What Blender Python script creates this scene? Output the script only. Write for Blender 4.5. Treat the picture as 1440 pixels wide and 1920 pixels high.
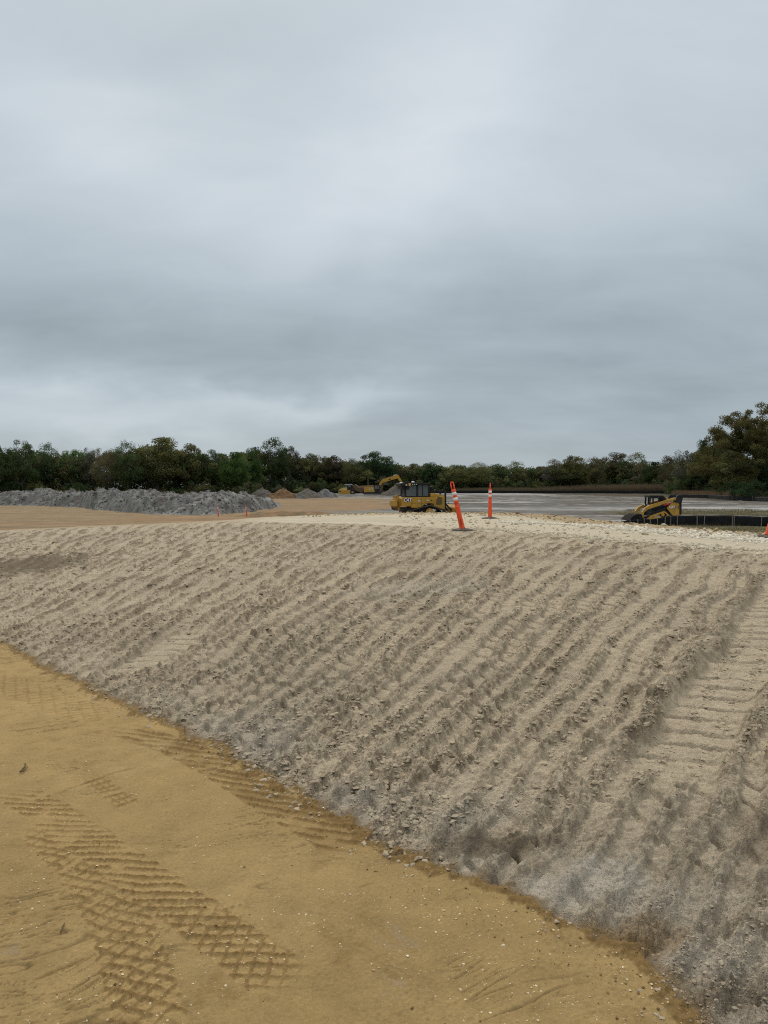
import bpy, bmesh, math, random
import numpy as np
from mathutils import Vector, Matrix, noise as mnoise

for o in list(bpy.data.objects):
    bpy.data.objects.remove(o)
SC = bpy.context.scene
COL = SC.collection
R = math.radians
rng = np.random.default_rng(7)
random.seed(7)

# ------------------------------------------------------------------ camera
EYE = 1.6
PITCH = math.atan(46 / 1440)
cam_d = bpy.data.cameras.new('camera')
cam_d.sensor_fit = 'VERTICAL'
cam_d.sensor_height = 36
cam_d.sensor_width = 27
cam_d.lens = 27
cam_d.clip_start = 0.05
cam_d.clip_end = 12000
cam = bpy.data.objects.new('camera', cam_d)
COL.objects.link(cam)
cam.location = (0, 0, EYE)
cam.rotation_euler = (math.pi / 2 - PITCH, 0, 0)
SC.camera = cam


def ray(px, py):
    xc = (px - 720) / 1440
    yc = (960 - py) / 1440
    return (xc, math.cos(PITCH) + yc * math.sin(PITCH), -math.sin(PITCH) + yc * math.cos(PITCH))


def P(px, py, z=0.0):
    """where the sight line of a photo pixel meets height z"""
    d = ray(px, py)
    t = (z - EYE) / d[2]
    return (d[0] * t, d[1] * t)


def PY(px, py, Y):
    """the point of a sight line at distance Y ahead"""
    d = ray(px, py)
    t = Y / d[1]
    return Vector((d[0] * t, Y, EYE + d[2] * t))


# ------------------------------------------------------------------ light
SC.view_settings.view_transform = 'Standard'
SC.view_settings.look = 'None'
SC.view_settings.exposure = 0.0
SC.view_settings.gamma = 1.0
SC.cycles.use_denoising = False
SC.cycles.max_bounces = 6
SC.cycles.filter_width = 1.1
SUN_EL, SUN_AZ = R(38), R(-14)
sun_d = bpy.data.lights.new('sun', 'SUN')
sun_d.energy = 1.5
sun_d.angle = R(10)
sun_d.color = (1.0, 0.91, 0.78)
sun = bpy.data.objects.new('sun', sun_d)
COL.objects.link(sun)
S = Vector((math.sin(SUN_AZ) * math.cos(SUN_EL), math.cos(SUN_AZ) * math.cos(SUN_EL), math.sin(SUN_EL)))
sun.rotation_euler = S.to_track_quat('Z', 'Y').to_euler()
sun.location = (0, 0, 50)

world = bpy.data.worlds.new('World')
SC.world = world
world.use_nodes = True
wt = world.node_tree
wt.nodes.clear()


class NT:
    def __init__(s, tree):
        s.t = tree

    def n(s, typ, **kw):
        nd = s.t.nodes.new(typ)
        for k, v in kw.items():
            setattr(nd, k, v)
        return nd

    def set(s, sock, v):
        if v is None:
            return
        if isinstance(v, bpy.types.NodeSocket):
            s.t.links.new(v, sock)
        else:
            sock.default_value = v

    def m(s, op, a, b=None, c=None, clamp=False):
        nd = s.n('ShaderNodeMath', operation=op, use_clamp=clamp)
        s.set(nd.inputs[0], a)
        s.set(nd.inputs[1], b)
        s.set(nd.inputs[2], c)
        return nd.outputs[0]

    def noise(s, vec, scale, detail=4, rough=0.5, dist=0.0, lac=2.0):
        nd = s.n('ShaderNodeTexNoise')
        s.set(nd.inputs['Vector'], vec)
        nd.inputs['Scale'].default_value = scale
        nd.inputs['Detail'].default_value = detail
        nd.inputs['Roughness'].default_value = rough
        nd.inputs['Distortion'].default_value = dist
        nd.inputs['Lacunarity'].default_value = lac
        return nd.outputs['Fac']

    def ramp(s, fac, stops, interp='LINEAR'):
        nd = s.n('ShaderNodeValToRGB')
        cr = nd.color_ramp
        cr.interpolation = interp
        while len(cr.elements) < len(stops):
            cr.elements.new(0.5)
        for e, (p, c) in zip(cr.elements, stops):
            e.position = p
            e.color = (c[0], c[1], c[2], 1) if not isinstance(c, (int, float)) else (c, c, c, 1)
        s.set(nd.inputs[0], fac)
        return nd.outputs[0]

    def mix(s, fac, a, b, blend='MIX'):
        nd = s.n('ShaderNodeMix', data_type='RGBA', blend_type=blend)
        s.set(nd.inputs[0], fac)
        s.set(nd.inputs[6], a if isinstance(a, bpy.types.NodeSocket) else (*a, 1))
        s.set(nd.inputs[7], b if isinstance(b, bpy.types.NodeSocket) else (*b, 1))
        return nd.outputs[2]

    def mapping(s, vec, scale=(1, 1, 1), loc=(0, 0, 0), rot=(0, 0, 0)):
        nd = s.n('ShaderNodeMapping')
        s.set(nd.inputs[0], vec)
        nd.inputs['Location'].default_value = loc
        nd.inputs['Rotation'].default_value = rot
        nd.inputs['Scale'].default_value = scale
        return nd.outputs[0]


def build_sky():
    t = NT(wt)
    out = t.n('ShaderNodeOutputWorld')
    sky = t.n('ShaderNodeTexSky', sky_type='NISHITA')
    sky.sun_disc = False
    sky.sun_elevation = SUN_EL
    sky.sun_rotation = SUN_AZ
    bg1 = t.n('ShaderNodeBackground')
    t.set(bg1.inputs[0], sky.outputs[0])
    bg1.inputs[1].default_value = 0.1
    tc = t.n('ShaderNodeTexCoord').outputs['Generated']
    sp = t.n('ShaderNodeSeparateXYZ')
    t.set(sp.inputs[0], tc)
    x, y, z = sp.outputs
    el = t.m('MULTIPLY', t.m('ARCSINE', z), 57.2958)
    az = t.m('MULTIPLY', t.m('ARCTAN2', x, y), 57.2958)
    # cloud deck: noise laid out on a flat layer overhead, so it stretches towards the horizon
    den = t.m('ADD', t.m('MAXIMUM', z, 0.0), 0.42)
    cx = t.m('DIVIDE', x, den)
    cy = t.m('DIVIDE', y, den)
    cb = t.n('ShaderNodeCombineXYZ')
    t.set(cb.inputs[0], cx)
    t.set(cb.inputs[1], cy)
    dk = cb.outputs[0]
    n1 = t.noise(t.mapping(dk, (1.3, 2.6, 1), (3.1, 1.7, 0), (0, 0, R(-14))), 1.0, 4, 0.5, 0.5)
    n2 = t.noise(t.mapping(dk, (2.2, 4.6, 1), (7.3, 4.4, 0), (0, 0, R(-18))), 1.7, 5, 0.55, 0.6)
    # wobble the angles, then place the large soft masses of the deck
    w1 = t.m('MULTIPLY', t.m('SUBTRACT', t.noise(t.mapping(dk, loc=(1, 9, 0)), 2.6, 4, .55), 0.5), 15.0)
    w2 = t.m('MULTIPLY', t.m('SUBTRACT', t.noise(t.mapping(dk, loc=(5, 2, 3)), 2.6, 4, .55), 0.5), 8.0)
    azw = t.m('ADD', az, w1)
    elw = t.m('ADD', el, w2)

    def blob(a0, e0, sa, se, amp, tilt=0.0):
        da = t.m('SUBTRACT', azw, a0)
        de = t.m('SUBTRACT', elw, e0)
        if tilt:
            de = t.m('SUBTRACT', de, t.m('MULTIPLY', da, tilt))
        q = t.m('ADD', t.m('POWER', t.m('ABSOLUTE', t.m('DIVIDE', da, sa)), 2.0),
                t.m('POWER', t.m('ABSOLUTE', t.m('DIVIDE', de, se)), 2.0))
        return t.m('MULTIPLY', t.m('EXPONENT', t.m('MULTIPLY', q, -1.0)), amp)

    prof = t.ramp(t.m('DIVIDE', el, 90.0, clamp=True), SKY_PROFILE, 'B_SPLINE')
    lum = t.m('ADD', prof, 0.0)
    for b in SKY_BLOBS:
        lum = t.m('ADD', lum, blob(*b))
    lum = t.m('ADD', lum, t.m('MULTIPLY', t.m('SUBTRACT', n1, 0.5), 0.20))
    lum = t.m('ADD', lum, t.m('MULTIPLY', t.m('SUBTRACT', n2, 0.5), 0.15))
    # thin flat streaks low over the horizon
    st = t.noise(t.mapping(tc, (2.2, 2.2, 26.0), (0.4, 2.0, 0.3), (R(2), R(-3), 0)), 1.6, 4, 0.55, 0.2)
    stm = t.ramp(t.m('DIVIDE', el, 30.0, clamp=True), [(0.0, 0.3), (0.12, 1.0), (0.3, 0.8), (0.5, 0.15), (0.7, 0.0)])
    lum = t.m('ADD', lum, t.m('MULTIPLY', t.m('MULTIPLY', t.m('SUBTRACT', st, 0.5), 0.10), stm))
    col = t.ramp(lum, SKY_COLS)
    bg2 = t.n('ShaderNodeBackground')
    t.set(bg2.inputs[0], col)
    # an overcast sky is about twice as bright overhead as low down
    t.set(bg2.inputs[1], t.m('MULTIPLY', t.ramp(t.m('DIVIDE', el, 90.0, clamp=True), [(0.0, 0.5), (0.37, 0.5), (0.62, 0.92), (1.0, 1.0)], 'EASE'), 2.0 * SKY_GAIN))
    col = t.mix(t.ramp(t.m('DIVIDE', el, 90.0, clamp=True), [(0.38, 0.0), (0.65, 1.0)]), col, (0.80, 0.80, 0.77))
    t.set(bg2.inputs[0], col)
    mx = t.n('ShaderNodeMixShader')
    mx.inputs[0].default_value = 0.95
    t.t.links.new(bg1.outputs[0], mx.inputs[1])
    t.t.links.new(bg2.outputs[0], mx.inputs[2])
    t.t.links.new(mx.outputs[0], out.inputs[0])


# brightness of the cloud deck by elevation (0..90 degrees) and its soft masses (azimuth, elevation, widths, amount, tilt)
SKY_PROFILE = [(0.0, 0.49), (0.05, 0.47), (0.11, 0.46), (0.17, 0.56), (0.25, 0.65), (0.36, 0.69), (0.6, 0.66), (1.0, 0.74)]
SKY_BLOBS = [
    (5, 26, 9, 6.5, 0.13, 0.45),
    (4, 21, 13, 4, 0.08, 0.0),
    (-19, 22, 10, 3.4, 0.10, -0.25),
    (-4, 17.5, 9, 2.8, 0.09, 0.15),
    (-14, 29, 9, 3.0, -0.07, 0.2),
    (23, 27, 10, 8, 0.07, 0.0),
    (19, 18.5, 9, 3.0, 0.05, 0.0),
    (-23, 5.0, 14, 1.9, 0.20, 0.0),
    (-6, 6.7, 8, 1.3, 0.16, 0.05),
    (-17, 10.5, 12, 2.4, -0.08, 0.0),
    (12, 11.0, 14, 3.0, -0.055, -0.1),
    (18, 7.5, 12, 1.2, -0.04, 0.0),
]
SKY_COLS = [(0.0, (0.16, 0.21, 0.25)), (0.35, (0.27, 0.33, 0.37)), (0.6, (0.462, 0.535, 0.588)), (0.8, (0.625, 0.69, 0.74)), (1.0, (0.85, 0.88, 0.91))]
SKY_GAIN = 1.0
build_sky()

# ------------------------------------------------------------------ numpy noise
_perm = np.random.default_rng(11).permutation(256).astype(np.int32)
_perm = np.concatenate([_perm, _perm])
_ga = np.random.default_rng(12).uniform(0, 2 * np.pi, 256)
_gx = np.cos(_ga).astype(np.float32)
_gy = np.sin(_ga).astype(np.float32)
_hv = np.random.default_rng(13).uniform(0, 1, (256, 3)).astype(np.float32)


def pn(x, y, s=0):
    x = np.asarray(x, np.float32) + np.float32(s * 17.31)
    y = np.asarray(y, np.float32) + np.float32(s * 9.77)
    xi = np.floor(x).astype(np.int32)
    yi = np.floor(y).astype(np.int32)
    fx = x - xi
    fy = y - yi
    u = fx * fx * fx * (fx * (fx * 6 - 15) + 10)
    v = fy * fy * fy * (fy * (fy * 6 - 15) + 10)
    a0 = _perm[xi & 255]
    a1 = _perm[(xi + 1) & 255]
    y0 = yi & 255
    y1 = (yi + 1) & 255

    def g(h, dx, dy):
        return _gx[h] * dx + _gy[h] * dy
    n00 = g(_perm[a0 + y0], fx, fy)
    n10 = g(_perm[a1 + y0], fx - 1, fy)
    n01 = g(_perm[a0 + y1], fx, fy - 1)
    n11 = g(_perm[a1 + y1], fx - 1, fy - 1)
    a = n00 + u * (n10 - n00)
    b = n01 + u * (n11 - n01)
    return (a + v * (b - a)) * 1.5


def fbm(x, y, oct=4, s=0, gain=0.5):
    r = 0
    a = 1.0
    for i in range(oct):
        r = r + a * pn(x * 2 ** i, y * 2 ** i, s + i)
        a *= gain
    return r


def cells(x, y, s=0):
    """distance to the nearest and second cell point, and a random number of the nearest cell"""
    x = np.asarray(x, np.float32) + s * 5.3
    y = np.asarray(y, np.float32) + s * 3.1
    xi = np.floor(x).astype(np.int32)
    yi = np.floor(y).astype(np.int32)
    f1 = np.full(x.shape, 9, np.float32)
    f2 = np.full(x.shape, 9, np.float32)
    idv = np.zeros(x.shape, np.float32)
    for i in (-1, 0, 1):
        for j in (-1, 0, 1):
            h = _perm[_perm[(xi + i) & 255] + ((yi + j) & 255)]
            dx = xi + i + _hv[h, 0] - x
            dy = yi + j + _hv[h, 1] - y
            d = dx * dx + dy * dy
            near = d < f1
            f2 = np.where(near, f1, np.minimum(f2, d))
            idv = np.where(near, _hv[h, 2], idv)
            f1 = np.where(near, d, f1)
    return np.sqrt(f1), np.sqrt(f2), idv


def hash1(k, s=0):
    return _hv[_perm[(np.asarray(k).astype(np.int32) + 37 * s) & 255], s % 3]


def sst(a, b, x):
    t = np.clip((x - a) / (b - a), 0, 1)
    return t * t * (3 - 2 * t)


def polydist(X, Y, pts):
    """signed distance to a polyline (positive on its left) and the length along it"""
    best = np.full(X.shape, 1e9, np.float32)
    sg = np.ones(X.shape, np.float32)
    along = np.zeros(X.shape, np.float32)
    acc = 0.0
    for (ax, ay), (bx, by) in zip(pts[:-1], pts[1:]):
        dx, dy = bx - ax, by - ay
        L2 = dx * dx + dy * dy
        t = np.clip(((X - ax) * dx + (Y - ay) * dy) / L2, 0, 1)
        qx = X - (ax + t * dx)
        qy = Y - (ay + t * dy)
        d = qx * qx + qy * qy
        c = dx * (Y - ay) - dy * (X - ax)
        m = d < best - 1e-9
        best = np.where(m, d, best)
        sg = np.where(m, np.where(c >= 0, 1, -1), sg)
        along = np.where(m, acc + t * math.sqrt(L2), along)
        acc += math.sqrt(L2)
    return np.sqrt(best) * sg, along


# ------------------------------------------------------------------ terrain heights
ROADZ = 0.68
FIELD = -0.95
foot_px = [(0, 1205), (60, 1240), (180, 1300), (260, 1338), (330, 1365), (430, 1420), (500, 1460), (600, 1510), (700, 1585), (800, 1620),
           (920, 1665), (1020, 1715), (1130, 1760), (1200, 1800), (1270, 1860), (1300, 1920)]
FOOT = [(-60.0, 55.0), (-16, 21), (-8.2, 13.0)] + [P(x, y, 0.0) for x, y in foot_px] + [(0.86, 1.9), (0.9, 1.2), (1.0, 0), (1.2, -8)]
CREST = [(-60, 34), (-20, 21.5)] + [P(x, y, z) for x, y, z in ((0, 994, .42), (139, 990, .5), (222, 985.5, .56), (300, 982, .62), (433, 979, .68), (539, 982, .68), (644, 983, .68),
         (760, 988, .68), (868, 996, .68), (1000, 1005, .68), (1136, 1015, .68), (1240, 1024, .68), (1440, 1042, .68))] + [(6.6, 6), (8.5, 0), (10, -8)]
FARS = [(-60, 36), (-20, 23.2), (-10.5, 22.0), (-7, 22.0), (-4.6, 22.2)] + [P(x, y, .68) for x, y in ((540, 968.5), (633, 964), (740, 963), (850, 962), (931, 963), (994, 965), (1046, 969.5), (1089, 975), (1136, 979.5), (1240, 988), (1348, 998), (1440, 1003))] + [(9.5, 9), (12, 0), (13, -8)]


def base_height(X, Y):
    dB, sB = polydist(X, Y, FOOT)
    dN, sN = polydist(X, Y, CREST)
    dF, sF = polydist(X, Y, FARS)
    zc = np.interp(X, [-60, -30, -10, -4, 80], [-0.95, -0.6, 0.42, ROADZ, ROADZ])
    rr = np.hypot(X, Y)
    ztan = FIELD * sst(14, 46, np.maximum(rr, 0)) * sst(-2, -9, X) + FIELD * sst(20, 60, rr) * sst(-9, -2, X)
    ztan = np.where(dB > 0, 0, ztan)
    t = np.clip(dB, 0, None) / (np.clip(dB, 0, None) + np.clip(-dN, 0, None) + 1e-4)
    t = np.clip(t, 0, 1)
    prof = 0.80 * t + 0.20 * np.sin(t * np.pi / 2) + 0.05 * np.sin(np.pi * np.clip(t * 1.0, 0, 1))
    zs = zc * prof
    drop = np.clip(dF, 0, None) * 0.36
    H = zc - FIELD
    zo = zc - H * (1 - np.exp(-(drop / np.maximum(H, .05)) ** 1.6))
    z = np.where(dB <= 0, ztan, np.where(dN < 0, zs, np.where(dF < 0, zc, zo)))
    # soften the crest
    return z, dB, dN, dF, sB, sN, sF


# ------------------------------------------------------------------ materials
MATS = {}


def mat(name, col, rough=0.6, metal=0.0, spec=0.4, grime=0.0, grime_col=(0.12, 0.09, 0.06), scale=3.0, bump=0.0):
    if name in MATS:
        return MATS[name]
    m = bpy.data.materials.new(name)
    m.use_nodes = True
    t = NT(m.node_tree)
    b = m.node_tree.nodes['Principled BSDF']
    b.inputs['Roughness'].default_value = rough
    b.inputs['Metallic'].default_value = metal
    b.inputs['Specular IOR Level'].default_value = spec
    co = t.n('ShaderNodeTexCoord').outputs['Object']
    n = t.noise(co, scale, 5, 0.6)
    v = t.ramp(n, [(0.3, tuple(c * 0.86 for c in col)), (0.7, tuple(min(1, c * 1.1) for c in col))])
    if grime:
        g = t.ramp(t.noise(co, scale * 1.7, 6, 0.65, 0.6), [(0.42, 0.0), (0.68, 1.0)])
        v = t.mix(t.m('MULTIPLY', g, grime), v, grime_col)
    t.set(b.inputs['Base Color'], v)
    if bump:
        bp = t.n('ShaderNodeBump')
        bp.inputs['Strength'].default_value = bump
        bp.inputs['Distance'].default_value = 0.02
        t.set(bp.inputs['Height'], t.noise(co, scale * 6, 5, 0.6))
        t.set(b.inputs['Normal'], bp.outputs[0])
    MATS[name] = m
    return m


def glass_mat(name, col, rough=0.08):
    if name in MATS:
        return MATS[name]
    m = bpy.data.materials.new(name)
    m.use_nodes = True
    b = m.node_tree.nodes['Principled BSDF']
    b.inputs['Base Color'].default_value = (*col, 1)
    b.inputs['Roughness'].default_value = rough
    b.inputs['Specular IOR Level'].default_value = 0.6
    b.inputs['Alpha'].default_value = 0.55
    MATS[name] = m
    return m


def soil_mat(name, bscale=45.0, bstr=0.5, grain=0.22, bdist=0.012, steps=0.0):
    """soil whose base colour comes from the layers of earth stored on the mesh"""
    m = bpy.data.materials.new(name)
    m.use_nodes = True
    t = NT(m.node_tree)
    b = m.node_tree.nodes['Principled BSDF']
    b.inputs['Roughness'].default_value = 0.95
    b.inputs['Specular IOR Level'].default_value = 0.12
    at = t.n('ShaderNodeAttribute', attribute_name='soil')
    co = t.n('ShaderNodeTexCoord').outputs['Object']
    n1 = t.noise(co, bscale, 5, 0.65)
    n2 = t.noise(co, bscale * 5.5, 3, 0.6)
    n3 = t.noise(co, bscale * 0.12, 4, 0.6)
    f = t.m('ADD', t.m('MULTIPLY', t.m('SUBTRACT', n1, .5), grain * 2.2), t.m('MULTIPLY', t.m('SUBTRACT', n2, .5), grain * 2.6))
    f = t.m('ADD', f, t.m('MULTIPLY', t.m('SUBTRACT', n3, .5), grain * 0.9))
    f = t.m('ADD', f, 1.0)
    vm = t.n('ShaderNodeVectorMath', operation='SCALE')
    t.set(vm.inputs[0], at.outputs['Color'])
    t.set(vm.inputs['Scale'], f)
    t.set(b.inputs['Base Color'], vm.outputs[0])
    bp = t.n('ShaderNodeBump')
    bp.inputs['Strength'].default_value = bstr
    bp.inputs['Distance'].default_value = bdist
    stp = t.ramp(n1, [(0.36, 0.0), (0.40, 0.33), (0.50, 0.36), (0.53, 0.66), (0.61, 0.70), (0.64, 1.0)])
    hh = t.m('ADD', t.m('ADD', n1, t.m('MULTIPLY', n2, 0.5)), t.m('MULTIPLY', stp, steps))
    t.set(bp.inputs['Height'], hh)
    t.set(b.inputs['Normal'], bp.outputs[0])
    return m


# ------------------------------------------------------------------ mesh helpers
def mesh_np(name, V, F, material=None, soil=None, smooth=True, attr='soil'):
    """mesh from numpy vertices (n,3) and faces (m,k)"""
    me = bpy.data.meshes.new(name)
    V = np.ascontiguousarray(V, np.float32)
    F = np.ascontiguousarray(F, np.int32)
    k = F.shape[1]
    me.vertices.add(len(V))
    me.vertices.foreach_set('co', V.ravel())
    me.loops.add(F.size)
    me.loops.foreach_set('vertex_index', F.ravel())
    me.polygons.add(len(F))
    me.polygons.foreach_set('loop_start', np.arange(0, F.size, k, dtype=np.int32))
    me.polygons.foreach_set('loop_total', np.full(len(F), k, np.int32))
    me.update(calc_edges=True)
    me.polygons.foreach_set('use_smooth', np.full(len(F), smooth, bool))
    if soil is not None:
        a = me.attributes.new(attr, 'FLOAT_COLOR', 'POINT')
        a.data.foreach_set('color', np.concatenate([soil, np.ones((len(V), 1))], 1).astype(np.float32).ravel())
    if material:
        me.materials.append(material)
    return me


def put(name, me, parent=None, loc=(0, 0, 0), kind=None, label=None, cat=None, group=None):
    o = bpy.data.objects.new(name, me)
    COL.objects.link(o)
    o.location = loc
    if parent:
        o.parent = parent
    if kind:
        o['kind'] = kind
    if label:
        o['label'] = label
    if cat:
        o['category'] = cat
    if group:
        o['group'] = group
    return o


def thing(name, label, cat, loc=(0, 0, 0), rotz=0.0, group=None, scale=1.0):
    o = put(name, None, None, loc, None, label, cat, group)
    o.rotation_euler = (0, 0, rotz)
    o.scale = (scale,) * 3
    o.empty_display_size = 0.3
    return o


def srgb(r, g, b):
    def f(c):
        c /= 255
        return c / 12.92 if c <= 0.04045 else ((c + 0.055) / 1.055) ** 2.4
    return np.array([f(r), f(g), f(b)], np.float32)


# ------------------------------------------------------------------ the ground sheet
TAN = np.array([0.302, 0.207, 0.090])
TAND = np.array([0.13, 0.078, 0.028])
GREY = np.array([0.445, 0.366, 0.260])
GREYD = np.array([0.145, 0.108, 0.068])
BLUEG = np.array([0.36, 0.315, 0.25])
WHITEG = np.array([0.46, 0.415, 0.35])
ROADC = np.array([0.475, 0.410, 0.305])
FGREY = np.array([0.108, 0.1104, 0.104])
FDARK = np.array([0.0624, 0.056, 0.0528])
FWHITE = np.array([0.33, 0.315, 0.302])
FBROWN = np.array([0.148, 0.1184, 0.088])
FTAN = np.array([0.2148, 0.1561, 0.0880])
FRUST = np.array([0.192, 0.116, 0.06])
OLIVE = np.array([0.092, 0.084, 0.044])


def lerp(a, b, t):
    t = np.asarray(t)[..., None]
    return a * (1 - t) + b * t


def pathline(pts, n=40):
    """smooth a short polyline"""
    p = np.array(pts, float)
    for _ in range(3):
        q = 0.75 * p[:-1] + 0.25 * p[1:]
        r_ = 0.25 * p[:-1] + 0.75 * p[1:]
        mid = np.empty((2 * len(q), 2))
        mid[0::2] = q
        mid[1::2] = r_
        p = np.vstack([p[:1], mid, p[-1:]])
    return [tuple(a) for a in p]


def tyre_print(X, Y, pts, width, pitch_s, pitch_w, turn, endfade=0.2, long_amt=1.0):
    """a tread pattern pressed into the sand: (mask of the track, ridges standing between the blocks)"""
    x0, x1 = min(p[0] for p in pts) - width, max(p[0] for p in pts) + width
    y0, y1 = min(p[1] for p in pts) - width, max(p[1] for p in pts) + width
    m = np.zeros(X.shape, np.float32)
    rd = np.zeros(X.shape, np.float32)
    idx = np.where((X > x0) & (X < x1) & (Y > y0) & (Y < y1))[0]
    if len(idx) == 0:
        return m, rd
    x, y = X[idx], Y[idx]
    d, s = polydist(x, y, pts)
    L = sum(math.dist(a, b) for a, b in zip(pts[:-1], pts[1:]))
    wx = x + 0.007 * pn(x * 7, y * 7, 71)
    wy = y + 0.007 * pn(x * 7, y * 7, 72)
    ed = width / 2 + 0.012 * pn(x * 16, y * 16, 74)
    inside = sst(0, -0.012, np.abs(d) - ed) * sst(0.0, endfade, s) * sst(L, L - endfade, s)
    ca, sa = math.cos(turn), math.sin(turn)
    a = (wy * ca - wx * sa) / pitch_s
    b_ = (wx * ca + wy * sa) / pitch_w
    fa = np.abs(a - np.floor(a) - 0.5) * 2
    fb = np.abs(b_ - np.floor(b_) - 0.5) * 2
    ra = sst(0.68, 0.82, fa + .10 * pn(x * 30, y * 30, 75)) * sst(-.75, -.2, pn(x * 9, y * 9, 76))
    rb = sst(0.74, 0.86, fb + .10 * pn(x * 30, y * 30, 77)) * 0.85 * (long_amt + (1 - long_amt) * sst(3.1, 2.7, y)) * sst(-.75, -.2, pn(x * 9, y * 9, 78))
    ridge = np.maximum(ra, rb)
    m[idx] = inside
    rd[idx] = np.clip(ridge, 0, 1.2) * inside
    return m, rd


def terrain_detail(X, Y, z, dB, dN, dF, sB, sN, sF):
    """relief and soil colours at points near the camera (all arrays 1-D)"""
    r = np.hypot(X, Y)
    n = len(X)
    col = np.zeros((n, 3), np.float32)
    dz = np.zeros(n, np.float32)
    edge_w = dB + 0.045 * fbm(X * 3.0, Y * 3.0, 4, 5) + 0.03 * pn(X * 10, Y * 10, 7) + 0.02 * pn(X * 24, Y * 24, 6)

    # --- tan sand at the camera's feet
    T = np.where(edge_w < 0.02)[0]
    x, y = X[T], Y[T]
    f1 = fbm(x * 0.9, y * 0.9, 4, 20)
    f2 = fbm(x * 5, y * 5, 4, 21)
    c = lerp(TAN, TAN * np.array([0.88, 0.87, 0.84]), np.clip(0.5 + f1 * 0.8, 0, 1)) * (1 + .13 * sst(3.2, 5.5, y))[:, None]
    c = c * (1 + 0.09 * f2)[:, None]
    h = 0.012 * f1 + 0.005 * f2
    # fine drag creases
    aw = 0.25 * fbm(x * 1.2, y * 1.2, 3, 24)
    cr = 1 - np.abs(pn((x * 0.55 + y * 0.35) * 2.2 + aw, (y - 0.45 * x) * 11 + aw * 6, 22)) * 2.2
    cr2 = 1 - np.abs(pn((x * 0.6 + y * 0.3) * 3.5 + aw, (y - 0.5 * x) * 19 + aw * 9, 30)) * 2.2
    zone = fbm(x * 1.6, y * 1.6, 3, 23) * .8 + 0.45 * sst(-0.45, -0.9, x) * sst(3.2, 2.5, y) - .28 * sst(-.6, -.2, x)
    crm = np.maximum(sst(0.86, 1.0, cr) * sst(0.0, 0.35, zone), sst(0.88, 1.0, cr2) * sst(.15, .4, zone))
    h -= 0.005 * crm
    h += 0.003 * sst(0.3, .8, cr) * sst(0, .35, zone)
    c = c * (1 - 0.42 * crm)[:, None]
    # a thin torn line by the small print, and its branch
    for qa, qb in ((P(112, 1487), P(190, 1456)), (P(190, 1456), P(252, 1440)), (P(5, 1860), P(180, 1785))):
        d, s_ = polydist(x, y, [qa, qb])
        L_ = math.dist(qa, qb)
        ln = sst(.012, .003, np.abs(d + .012 * pn(x * 14, y * 14, 95))) * sst(-.02, .05, s_) * sst(L_ + .01, L_ - .06, s_) * sst(-.5, 0, pn(x * 6, y * 6, 96))
        h -= .006 * ln
        c = lerp(c, TAND, ln * .6)
    sm = sst(.30, .75, fbm(x * 7, y * 7, 4, 101)) * sst(-.3, .4, fbm(x * 1.1, y * 1.1, 3, 102))
    c = lerp(c, TAND * 1.4, sm * .38)
    c = lerp(c, TAN * 1.12, sst(.35, .8, fbm(x * 3.3, y * 3.3, 4, 103)) * .4)
    fk = sst(.62, .9, pn(x * 55, y * 55, 104) + .3 * pn(x * 8, y * 8, 105))
    c = lerp(c, TAND * 1.3, fk * .5)
    # loose crumbs
    crumb = sst(0.25, 0.6, fbm(x * 2.1, y * 2.1, 3, 25)) * np.clip(pn(x * 42, y * 42, 26), 0, 1)
    h += 0.006 * crumb
    # tyre prints
    prints = [
        (pathline([P(-40, 1262), P(60, 1300), P(150, 1330), P(220, 1352)]), 0.36, 0.075, 0.085, .45, .3, 1.0, 0.5, 0.0),
        (pathline([P(205, 1362), P(330, 1398), P(430, 1450), P(530, 1513), P(630, 1570), P(710, 1616)]), 0.26, 0.072, 0.40, -.34, .4, .4, 1.1, .7),
        (pathline([P(75, 1540), P(125, 1595), P(178, 1650), P(215, 1705), P(250, 1790), P(275, 1880), P(285, 1960)]), 0.235, 0.057, 0.057, -.36, .15, 1.0, 0.85, 0.0),
        (pathline([P(20, 1480), P(110, 1535), P(215, 1610), P(300, 1665), P(380, 1722), P(470, 1790), P(560, 1868)]), 0.225, 0.057, 0.054, -.04, .22, .35, 1.0, 0.0),
        (pathline([P(165, 1452), P(205, 1480), P(250, 1518)]), 0.13, 0.07, 0.035, .75, .1, 1.0, 0.7, 0.0),
    ]
    M = np.zeros(len(T), np.float32)
    RD = np.zeros(len(T), np.float32)
    DK = np.zeros(len(T), np.float32)
    for pts, w, ps, pw, tn, ef, la, amt, dkn in prints:
        m, rd = tyre_print(x, y, pts, w, ps, pw, tn, ef, la)
        m2 = np.clip(m * 1.0, 0, 1)
        RD = RD * (1 - m2) + rd * amt
        DK = DK * (1 - m2) + dkn * m2
        M = np.maximum(M, m * amt)
    patch = sst(-0.7, 0.0, fbm(x * 2.3, y * 2.3, 3, 29))
    h += (-0.005 * M + 0.0095 * RD) * (0.6 + 0.4 * patch)
    h += 0.0045 * RD * pn(x * 60, y * 60, 28)
    c = lerp(c, TAND * 1.3, np.clip(RD * (.65 + .35 * patch) * (.9 + .35 * pn(x * 45, y * 45, 100)), 0, .92))
    c = lerp(c, TAND * 1.15, np.clip(DK * M * sst(-.5, .3, fbm(x * 4, y * 4, 3, 27)), 0, 1) * .8)
    c = lerp(c, TAN * np.array([1.14, 1.13, 1.12]), np.clip((M - RD) * 0.6, 0, 1) * (1 - DK))
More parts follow.
